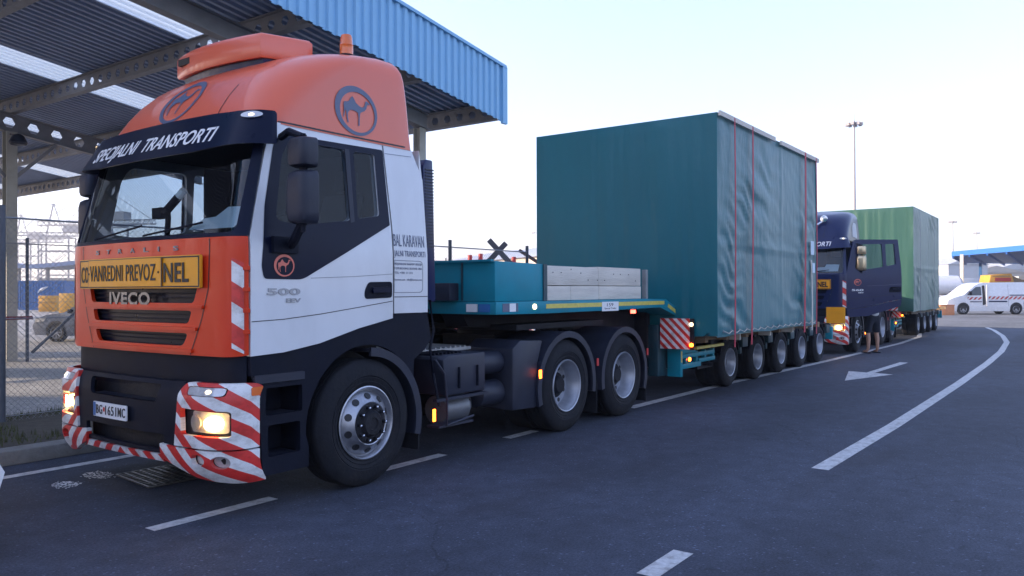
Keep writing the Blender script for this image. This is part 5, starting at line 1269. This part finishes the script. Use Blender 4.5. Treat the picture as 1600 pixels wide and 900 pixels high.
# orange-brown box in front of the van
OFF = at(1476, 50); s = MB(); s.box((-.45, -.3, 0), (.45, .3, .62)); s.box((-.47, -.32, .60), (.47, .32, .66)); 
def put(mb, name, m, loc, rz, **k):
    global OFF
    OFF = Vector((0, 0, 0)); o = mb.build(name, m, **k); place(o, loc, rz); return o
OFF = Vector((0, 0, 0))
tag(put(s, 'orange_crate', M['orangebox'], at(1476, 50), RZC, bevel=.015), 'orange-brown crate standing at the nose of the white van', 'crate')

# --- far canopy on the right
A, B, C_, D = at(1489, 92, 0), at(1680, 72, 0), at(1680, 128, 0), at(1510, 118, 0)
OFF = Vector((A.x, A.y, 0)); fc = empty('canopy', label='blue roofed checkpoint canopy in the distance behind the white van', cat='canopy')
def slab(z0, z1, pts): 
    s = MB(); n = len(pts); vs = [(p.x, p.y, z0) for p in pts] + [(p.x, p.y, z1) for p in pts]
    s.add(vs, [tuple(range(n)), tuple(range(n, 2 * n))[::-1]] + [(i, (i + 1) % n, n + (i + 1) % n, n + i) for i in range(n)]); return s
M['canopy_blue'] = mat('canopy_blue_roof', (.02, .14, .50), .5)
slab(5.55, 5.65, [A, B, C_, D]).build('roof', M['canopy_blue'], fc)
s = MB(); s.bar(Vector((A.x, A.y, 5.75)), Vector((B.x, B.y, 5.75)), .25, .55); s.bar(Vector((A.x, A.y, 5.75)), Vector((D.x, D.y, 5.75)), .25, .55); s.build('fascia', M['canopy_blue'], fc)
for k in range(7):
    t = k / 6; p, q_ = A.lerp(B, t), D.lerp(C_, t); MB().bar(Vector((p.x, p.y, 5.4)), Vector((q_.x, q_.y, 5.4)), .15, .3).build('rafter', M['canopy_blue'], fc)
for u, d, m_ in ((1503, 88, 0), (1532, 108, 1), (1628, 84, 0)):
    p = at(u, d); s = MB(); s.bar((p.x, p.y, 1.4), (p.x, p.y, 5.5), .34); c_ = s.build('column', M['contblue'] if m_ else M['timber_white'], fc)
    MB().bar((p.x, p.y, 0), (p.x, p.y, 1.5), .55).build('column_base', M['contblue'] if m_ else M['orangebox'], c_)
OFF = Vector((0, 0, 0))
# --- yellow lorry-mounted machine, tanker
r_ = empty('yellow_machine', (0, 0, 0), 'yellow loading machine with a red panel on a lorry under the far blue canopy', 'machine')
s = MB(); s.prism([(0, 2.3), (.2, 3.3), (2.6, 3.45), (2.9, 2.5)], 'y', -1, 1); s.build('machine_body', M['gold'], r_, .05)
s = MB(); s.box((.7, -1.03, 2.6), (2.5, -1.0, 3.0)); s.build('red_panel', M['redpaint'], r_)
s = MB(); s.bar((2.9, 0, 2.6), (4.9, 0, 2.5), .6, .5); s.bar((3.2, 0, 3.1), (4.2, 0, 2.7), .25); s.box((.4, -1.04, 3.12), (2.4, -1.02, 3.2)); s.build('boom', M['timber'], r_)
s = MB(); s.box((-.6, -1.1, 1.5), (5.5, 1.1, 2.25)); s.build('lorry_bed', M['contblue'], r_)
for x_ in (.6, 3.6, 4.7):
    for s_ in (-1, 1): small_wheel(r_, x_, s_ * 1.15, .5, .5, s_)
s = MB(); s.box((-.6, -.8, .8), (5.5, .8, 1.5)); s.build('lorry_frame', M['steel'], r_); place(r_, at(1537, 84), RZC); r_.scale = (.92, .92, .95)
r_ = empty('tanker_trailer', (0, 0, 0), 'white round-ended tank trailer beyond the far green crate', 'trailer')
s = MB(); s.lathe([(0, .3), (.12, .95), (.5, 1.25), (5.6, 1.25), (6.0, .95), (6.1, .3)], (0, 0, 2.35), (1, 0, 0), 24, True); s.build('tank', M['carwhite'], r_)
s = MB(); s.box((.3, -.8, .8), (5.8, .8, 1.12)); s.build('frame', M['steel'], r_)
for x_ in (3.4, 4.6, 5.5, .9):
    for s_ in (-1, 1): small_wheel(r_, x_, s_ * 1.15, .48, .48, s_)
r_.scale = (.8, .8, .85); place(r_, at(1425, 82), RZC - .05)
gr_ = empty('guard_rail', (0, 0, 0), 'long pale guard rail behind the white van', 'guard rail')
a_, b_ = at(1440, 70), at(1720, 64)
for z in (.55, 1.05): MB().bar((a_.x, a_.y, z), (b_.x, b_.y, z), .05, .12).build('rail', M['silver'], gr_, off=False)
for k in range(11): p = a_.lerp(b_, k / 10); MB().bar((p.x, p.y, 0), (p.x, p.y, 1.15), .09).build('post', M['silver'], gr_, off=False)
def far_truck(u, d, m, lab, sc_=1):
    r_ = empty('parked_lorry', (0, 0, 0), lab, 'lorry', 'lorries parked at the far checkpoint')
    s = MB(); s.prism([(0, .6), (-.05, 1.6), (.35, 2.9), (2.0, 3.0), (2.0, .6)], 'y', -1.15, 1.15); s.build('cab', m, r_, .08)
    s = MB(); s.prism([(.05, 1.75), (.36, 2.75), (.5, 2.78), (.5, 1.75)], 'y', -1.0, 1.0); s.build('windscreen', M['glass_dark'], r_)
    MB().box((.7, -1.17, 1.7), (1.6, -1.15, 2.5)).build('side_window', M['glass_dark'], r_)
    MB().box((2.3, -1.22, 1.1), (9, 1.22, 3.6)).build('cargo_box', M['silver'], r_, .04); MB().box((.5, -.6, .6), (9, .6, 1.05)).build('chassis', M['steel'], r_)
    for x_ in (1.0, 6.3, 7.6):
        for s_ in (-1, 1): small_wheel(r_, x_, s_ * 1.15, .5, .5, s_)
    place(r_, at(u, d), RZC + .05); r_.scale = (sc_,) * 3
far_truck(1560, 120, M['carwhite'], 'white lorry parked under the far blue canopy')
far_truck(1478, 140, M['contblue'], 'blue cabbed lorry far behind the nose of the white van')
# --- masts
def mast(u, d, ztop, label):
    r_ = empty('light_mast', at(u, d), label, 'light mast', 'tall floodlight masts')
    h_ = ztop; s = MB(); s.tube([(0, 0, 0), (0, 0, h_)], [.32, .14], 10); s = s.build('pole', M['mast'], r_, off=False)
    s = MB(); s.lathe([(0, .9), (.12, .95), (.16, .9)], (0, 0, h_ - .5), (0, 0, 1), 16, True)
    for k in range(8): a = k * math.pi / 4; s.box((math.cos(a) * 1.0 - .22, math.sin(a) * 1.0 - .22, h_ - .75), (math.cos(a) * 1.0 + .22, math.sin(a) * 1.0 + .22, h_ - .3))
    s.tube([(0, 0, h_), (0, 0, h_ + .9)], .05, 6); s.build('lamp_ring', M['mast'], r_, off=False)
M['mast'] = mat('mast_steel', (.42, .38, .37), .5, .3)
mast(1335.5, 118, zat(190, 118), 'tallest floodlight mast, rising behind the navy truck')
mast(1489, 240, zat(346, 240), 'floodlight mast left of the far blue canopy')
mast(1526.5, 300, zat(364, 300), 'thin distant floodlight mast above the far blue canopy')
mast(833, 330, zat(362, 330), 'tiny floodlight mast beside the left edge of the large tarped crate')
# --- pale warehouse in the middle
OFF = at(760, 110); wh = empty('warehouse', label='long pale warehouse with a low roof seen over the trailer neck', cat='warehouse')
p0, p1 = at(655, 128), at(905, 82); dd = (p1 - p0).normalized(); nn = Vector((-dd.y, dd.x, 0)); nn = nn if nn.dot(F) > 0 else -nn
def wq(p, b, z): return tuple(p + nn * b + Vector((0, 0, z)))
s = MB(); s.add([wq(p0, 0, 0), wq(p1, 0, 0), wq(p1, 0, 5.6), wq(p0, 0, 5.6), wq(p0, 26, 0), wq(p1, 26, 0), wq(p1, 26, 5.6), wq(p0, 26, 5.6)], [(0, 1, 2, 3), (1, 5, 6, 2), (5, 4, 7, 6), (4, 0, 3, 7)]); s.build('wall', M['plaster'], wh)
s = MB(); s.add([wq(p0, -.6, 5.5), wq(p1, -.6, 5.5), wq(p1, 13, 8.0), wq(p0, 13, 8.0), wq(p0, 26.6, 5.5), wq(p1, 26.6, 5.5)], [(0, 1, 2, 3), (3, 2, 5, 4), (0, 3, 4), (1, 5, 2), (0, 4, 5, 1)]); s.build('roof', M['silver'], wh)
L_ = (p1 - p0).length
for k in range(12):
    a = p0 + dd * (2 + k * (L_ - 6) / 12); s = MB(); s.add([wq(a, -.05, 0), wq(a + dd * 1.9, -.05, 0), wq(a + dd * 1.9, -.05, 3.6), wq(a, -.05, 3.6)], [(0, 1, 2, 3)]); s.build('shutter_door', M['beam'], wh)
OFF = Vector((0, 0, 0))
# --- red and white barriers, crossed beams, red posts
def barrier(loc, rz, m, label):
    s = MB(); s.prism([(-.30, 0), (-.30, .14), (-.12, .34), (-.09, .95), (.09, .95), (.12, .34), (.30, .14), (.30, 0)], 'x', -.95, .95)
    o = s.build('road_barrier', m, off=False, bevel=.03); place(o, loc, rz); tag(o, label, 'barrier', 'plastic barriers beyond the fence'); return o
bm_ = [M['redpaint'], M['ink_white']]
for i in range(7):
    b_ = barrier((13.2 + i * 2.05, 14.4 + .25 * i, .012), .12, bm_[i % 2], ('red plastic road barrier under the trailer neck, leftmost of its row', 'white plastic road barrier, second from left under the trailer neck', 'red plastic road barrier, third from left under the trailer neck', 'white plastic road barrier, fourth from left in the row beyond the fence', 'red plastic road barrier, third from the right end of its row', 'white plastic road barrier, second from the right end of its row', 'red plastic road barrier at the far right end of its row')[i])
def bars(name, label, cat, segs, w_, m, loc):
    r_ = empty(name, loc, label, cat)
    for a, b in segs: MB().bar(Vector(a) - Vector(loc), Vector(b) - Vector(loc), w_).build('beam', m, r_, off=False)
def uvp(u, v, d): p = at(u, d); return (p.x, p.y, zat(v, d))
D_ = 24
bars('crossed_beams', 'two dark steel beams crossed like an X above the trailer neck', 'steel beams', [(uvp(764, 375, D_), uvp(845, 464, D_)), (uvp(791, 380, D_ + .4), uvp(708, 466, D_ + .4))], .16, mat('dark_steel_beam', (.07, .07, .08), .6), at(778, D_))
bars('leaning_beam', 'short dark steel bar leaning beside the large tarped crate', 'steel beam', [(uvp(811, 391, D_), uvp(880, 436, D_))], .10, mat('rusty_bar', (.09, .06, .055), .7), at(840, D_))
for i, (u, v) in enumerate(((734.5, 399), (751, 397), (803, 402))):
    z = zat(v, 27); s = MB(); s.tube([(0, 0, 0), (0, 0, z)], .055, 10); s.tube([(0, 0, z - .35), (0, 0, z + .01)], .075, 10)
    o = s.build('red_post', M['redpaint'], off=False); place(o, at(u, 27)); tag(o, ['slim red post, leftmost above the trailer neck', 'slim red post between the leftmost one and the crossed beams', 'slim red post right of the crossed beams'][i], 'post', 'red posts behind the trailer neck')
# --- left background: containers, low sheds, cranes
def container(u, d, rz, L_, m, label, name='shipping_container'):
    r_ = empty(name, (0, 0, 0), label, 'container', 'shipping containers behind the fence')
    s = MB(); s.box((0, 0, .12), (L_, 2.44, 2.55)); s.build('box', m, r_)
    s = MB(); x = .12
    while x < L_ - .2: s.box((x, -.035, .25), (x + .12, 0, 2.45)); x += .24
    s.build('side_ribs', m, r_)
    s = MB()
    for x in (0, L_): 
        for y in (0, 2.44): s.box((x - .08, y - .08, 0), (x + .08, y + .08, 2.6))
    s.box((0, -.06, 2.47), (L_, .0, 2.6)); s.box((0, -.06, .0), (L_, .0, .16)); s.build('corner_frame', m, r_)
    place(r_, at(u, d), rz); return r_
k1 = container(31, 70, RZC, 4.0, M['contblue'], 'blue shipping container behind the fence with a white mark on its side')
s = MB(); pts = [(1.6 + .9 * t, -.05, 1.5 + .55 * t ** .6) for t in [k / 8 for k in range(9)]]; s.tube(pts, [.02, .06, .1, .13, .14, .12, .1, .06, .02], 6); s.build('white_mark', M['ink_white'], k1, off=False)
container(-60, 74, RZC, 6.0, mat('dark_container', (.02, .05, .13), .5, dirt=.3), 'dark blue shipping container left of the canopy column')
s = MB(); s.box((0, 0, .1), (1.35, 1.2, 1.32))
for z in (.4, .75, 1.1): s.box((-.03, -.04, z), (1.38, 0, z + .08))
tag(put(s, 'yellow_crate', M['gold'], at(60, 60), RZC, bevel=.02), 'yellow crate of goods behind the silver parked car', 'crate')
s = MB(); s.box((0, 0, .1), (1.6, 1.2, 1.5)); tag(put(s, 'yellow_crate', M['gold'], at(92, 56), RZC, bevel=.02), 'smaller yellow crate just left of the truck grille', 'crate')
OFF = at(40, 95); sh = empty('storage_shed', label='low open shed with a sagging dark roof behind the containers', cat='shed')
s = MB(); n = 24; A_ = []
for k in range(n + 1):
    t = k / n; u = -160 + 330 * t; p = at(u, 95); z = 4.4 + 1.6 * abs(t - .62) ** 1.3 * 2; A_.append([(p.x, p.y, z), (p.x, p.y, z + .5), (p.x + 6, p.y + 5, z + .5), (p.x + 6, p.y + 5, z)])
s.loft(A_); s.build('roof', M['roof_sheet'], sh)
for u in (-120, -60, 30, 75, 120): p = at(u, 96); MB().bar((p.x, p.y, 0), (p.x, p.y, 4.6), .3).build('post', M['beam'], sh)
OFF = Vector((0, 0, 0))
s = MB(); s.box((0, 0, 0), (14, 8, 3.4)); s.box((-.2, -.2, 3.4), (14.2, 8.2, 3.7)); tag(put(s, 'site_office', M['plaster'], at(60, 120), RZC), 'pale single-storey office block beyond the containers', 'building')
def crane(u, d, sc_, label, rz=0):
    r_ = empty('harbour_crane', (0, 0, 0), label, 'crane', 'harbour cranes'); s = MB(); w_ = .8
    for x in (0, 16):
        for y in (0, 12): s.bar((x, y, 0), (x, y, 34), w_)
    for z in (12, 26, 34):
        for y in (0, 12): s.bar((0, y, z), (16, y, z), w_ * .8)
        for x in (0, 16): s.bar((x, 0, z), (x, 12, z), w_ * .7)
    s.bar((0, 0, 12), (16, 0, 26), .4); s.bar((16, 0, 12), (0, 0, 26), .4)
    s.build('portal', M['crane'], r_, off=False)
    s = MB()
    for y in (4.5, 7.5):
        s.bar((-28, y, 35), (34, y, 35), .6); s.bar((-28, y, 37), (34, y, 37), .4)
        for k in range(24): x = -28 + k * 2.6; s.bar((x, y, 35), (x + 1.3, y, 37), .22); s.bar((x + 1.3, y, 37), (x + 2.6, y, 35), .22)
    s.build('boom', M['crane'], r_, off=False)
    s = MB(); s.bar((2, 6, 35), (6, 6, 54), .7); s.bar((12, 6, 35), (6, 6, 54), .5)
    for x in (-26, -12, 20, 33): s.bar((x, 6, 37), (6, 6, 54), .25)
    s.box((12, 3, 37), (20, 9, 41)); s.build('mast_stays', M['crane'], r_, off=False)
    place(r_, at(u, d), rz); r_.scale = (sc_,) * 3
crane(60, 330, .72, 'harbour crane farthest left, seen through the fence', RZC + .2)
crane(128, 300, .78, 'harbour crane right behind the truck nose at the left', RZC - .15)
crane(10, 420, .8, 'small far harbour crane left of the canopy column', RZC)
# --- hills and far buildings right
def hill(u0, u1, d, zf, name='hills'):
    s = MB(); n = 90; A_ = []
    for k in range(n + 1):
        t = k / n; p = at(u0 + (u1 - u0) * t, d); q_ = at(u0 + (u1 - u0) * t, d * 1.5); z = zf(t)
        A_.append([(p.x, p.y, -2), (p.x + (q_.x - p.x) * .5, p.y + (q_.y - p.y) * .5, z), (q_.x, q_.y, -2)])
    s.loft(A_, cap=False); o = s.build(name, M['hill'], off=False); struct(o)
hill(1300, 2300, 640, lambda t: 24 + 10 * noise.noise(Vector((t * 7, 0, 1))) + 3 * noise.noise(Vector((t * 31, 0, 1))) + 14 * t)
hill(-500, 420, 1100, lambda t: 16 + 8 * noise.noise(Vector((t * 6, 3, 1))))
random.seed(9)
for i, (u, w_, h_) in enumerate(((1482, 9, 7), (1512, 14, 5.5), (1556, 10, 6.5), (1590, 16, 5))):
    s = MB(); s.box((0, 0, 0), (w_, 8, h_)); s.prism([(-.3, h_), (w_ / 2, h_ + 1.6), (w_ + .3, h_)], 'y', -.3, 8.3)
    o = put(s, 'far_building', M['plaster'] if i % 2 else M['silver'], at(u, 170 + 12 * i), RZC + .1)
    tag(o, ['silver gabled hall nearest the far green crate', 'pale gabled building above the nose of the white van', 'silver gabled building above the middle of the white van', 'pale gabled building at the right edge of the photo'][i], 'building', 'far harbour buildings')

# ================================================================== PERSON behind the open door
def skin(name, pts, edges, rad, m, parent, sub=2, root_i=0):
    me = bpy.data.meshes.new(name); me.from_pydata([Vector(p) for p in pts], edges, []); o = bpy.data.objects.new(name, me); col.objects.link(o)
    md = o.modifiers.new('s', 'SKIN'); md.use_smooth_shade = True
    for i, v in enumerate(me.skin_vertices[0].data):
        r = rad[i]; v.radius = r if isinstance(r, tuple) else (r, r); v.use_root = i == root_i
    sb = o.modifiers.new('d', 'SUBSURF'); sb.levels = sb.render_levels = sub
    dg = bpy.context.evaluated_depsgraph_get(); m2 = bpy.data.meshes.new_from_object(o.evaluated_get(dg)); m2.name = name
    bpy.data.objects.remove(o); m2.materials.clear(); m2.materials.append(m)
    for p in m2.polygons: p.use_smooth = True
    o = bpy.data.objects.new(name, m2); col.objects.link(o)
    if parent: o.parent = parent
    return o
pts, ed, rad = [], [], []
def V(p, r, link=None):
    pts.append(p); rad.append(r)
    if link is not None: ed.append((link, len(pts) - 1))
    return len(pts) - 1
# local: +y is where he faces, +x his right
pel = V((0, 0, .95), (.15, .11)); ab = V((0, .01, 1.12), (.145, .11), pel); chs = V((0, .0, 1.32), (.17, .12), ab); nk0 = V((0, -.01, 1.46), (.10, .08), chs); nk = V((0, 0, 1.54), .055, nk0); hd = V((0, .02, 1.64), (.072, .085), nk); h2 = V((0, .02, 1.73), (.068, .085), hd)
ends = {}
for s_ in (-1, 1):
    hp = V((s_ * .10, 0, .90), .095, pel); kn = V((s_ * .135, .015, .50), .058, hp); cf = V((s_ * .145, -.01, .36), .058, kn); an = V((s_ * .15, -.01, .10), .036, cf); ft = V((s_ * .16, .03, .045), (.038, .034), an); to = V((s_ * .175, .15, .03), (.042, .022), ft)
    sh_ = V((s_ * .19, -.01, 1.42), .062, nk0); el = V((s_ * .27, .02, 1.14), .042, sh_); wr = V((s_ * .24, .20, 1.0), .028, el); pm_ = V((s_ * .235, .27, .98), (.036, .02), wr); ends[s_] = (pm_, Vector(pts[pm_]))
pr_ = empty('person', (21.72, 4.40, 0), 'person in dark shorts and pale shirt standing in sandals behind the open truck door', 'person')
skin('body', pts, ed, rad, M['skin'], pr_)
for s_ in (-1, 1):
    c = ends[s_][1]
    for k in range(4):
        x = c.x + (k - 1.5) * .021; l = (.066, .078, .073, .055)[k]
        skin('finger', [(x, c.y - .01, c.z), (x, c.y + .045, c.z), (x, c.y + .045 + l * .5, c.z - .015), (x, c.y + .045 + l * .8, c.z - .045)], [(0, 1), (1, 2), (2, 3)], [.010, .0095, .009, .008], M['skin'], pr_, 1)
    skin('thumb', [(c.x - s_ * .02, c.y - .04, c.z), (c.x - s_ * .05, c.y, c.z - .005), (c.x - s_ * .055, c.y + .035, c.z - .02)], [(0, 1), (1, 2)], [.012, .011, .009], M['skin'], pr_, 1)
# shorts, shirt, sandals, hair
P_, E_, R_ = [(0, 0, 1.06), (0, 0, .90)], [(0, 1)], [(.165, .125), (.15, .12)]
for s_ in (-1, 1):
    i = len(P_); P_ += [(s_ * .11, 0, .82), (s_ * .135, .01, .60), (s_ * .14, .012, .50)]; E_ += [(1, i), (i, i + 1), (i + 1, i + 2)]; R_ += [.115, .10, .10]
skin('shorts', P_, E_, R_, M['shorts'], pr_)
P_, E_, R_ = [(0, 0, .86), (0, .0, 1.12), (0, 0, 1.32), (0, -.005, 1.44)], [(0, 1), (1, 2), (2, 3)], [(.20, .16), (.18, .145), (.195, .14), (.12, .09)]
for s_ in (-1, 1):
    i = len(P_); P_ += [(s_ * .20, -.01, 1.41), (s_ * .245, .0, 1.24)]; E_ += [(3, i), (i, i + 1)]; R_ += [.078, .066]
skin('shirt', P_, E_, R_, M['shirt'], pr_)
for s_ in (-1, 1):
    s = MB(); s.prism([(s_ * .16 + a * .05, .05 + b * .155) for a, b in [(math.cos(t) * (1 if math.sin(t) > 0 else .8), math.sin(t)) for t in [k * math.pi / 8 for k in range(16)]]], 'z', 0, .022); s.build('sandal', M['plastic'], pr_, off=False)
s = MB(); s.lathe([(.0, .092), (.04, .09), (.08, .07), (.105, .03), (.108, 0)], (0, .005, 1.72), (0, -.25, 1), 18); s.build('hair', M['hair'], pr_, off=False)
s = MB()
for sx in (-1, 1): s.lathe([(0, .012), (.006, .008), (.008, 0)], (sx * .03, .098, 1.68), (0, 1, 0), 8); s.lathe([(-.01, .03), (.0, .028), (.01, .01)], (sx * .078, .02, 1.67), (1, 0, 0), 10)
s.bar((0, .10, 1.675), (0, .118, 1.64), .025); s.bar((-.022, .098, 1.605), (.022, .098, 1.605), .01); s.build('face_features', M['skin'], pr_, off=False)
pr_.rotation_euler = (0, 0, -(math.pi / 2 - TH) + .35)

# ================================================================== AIR
hz = MB().box((-905, -905, -1), (1405, 1405, 90)); hz = hz.build('haze', bpy.data.materials.new('haze_air'), off=False)
hm_ = hz.data.materials[0]; hm_.use_nodes = True; t_ = hm_.node_tree; t_.nodes.remove(t_.nodes['Principled BSDF'])
pv_ = t_.nodes.new('ShaderNodeVolumePrincipled'); pv_.inputs['Color'].default_value = (.93, .94, .97, 1); pv_.inputs['Density'].default_value = .0008; pv_.inputs['Anisotropy'].default_value = .3
t_.links.new(pv_.outputs[0], t_.nodes['Material Output'].inputs['Volume']); tag(hz, kind='stuff', label='pale morning haze over the port', cat='haze')
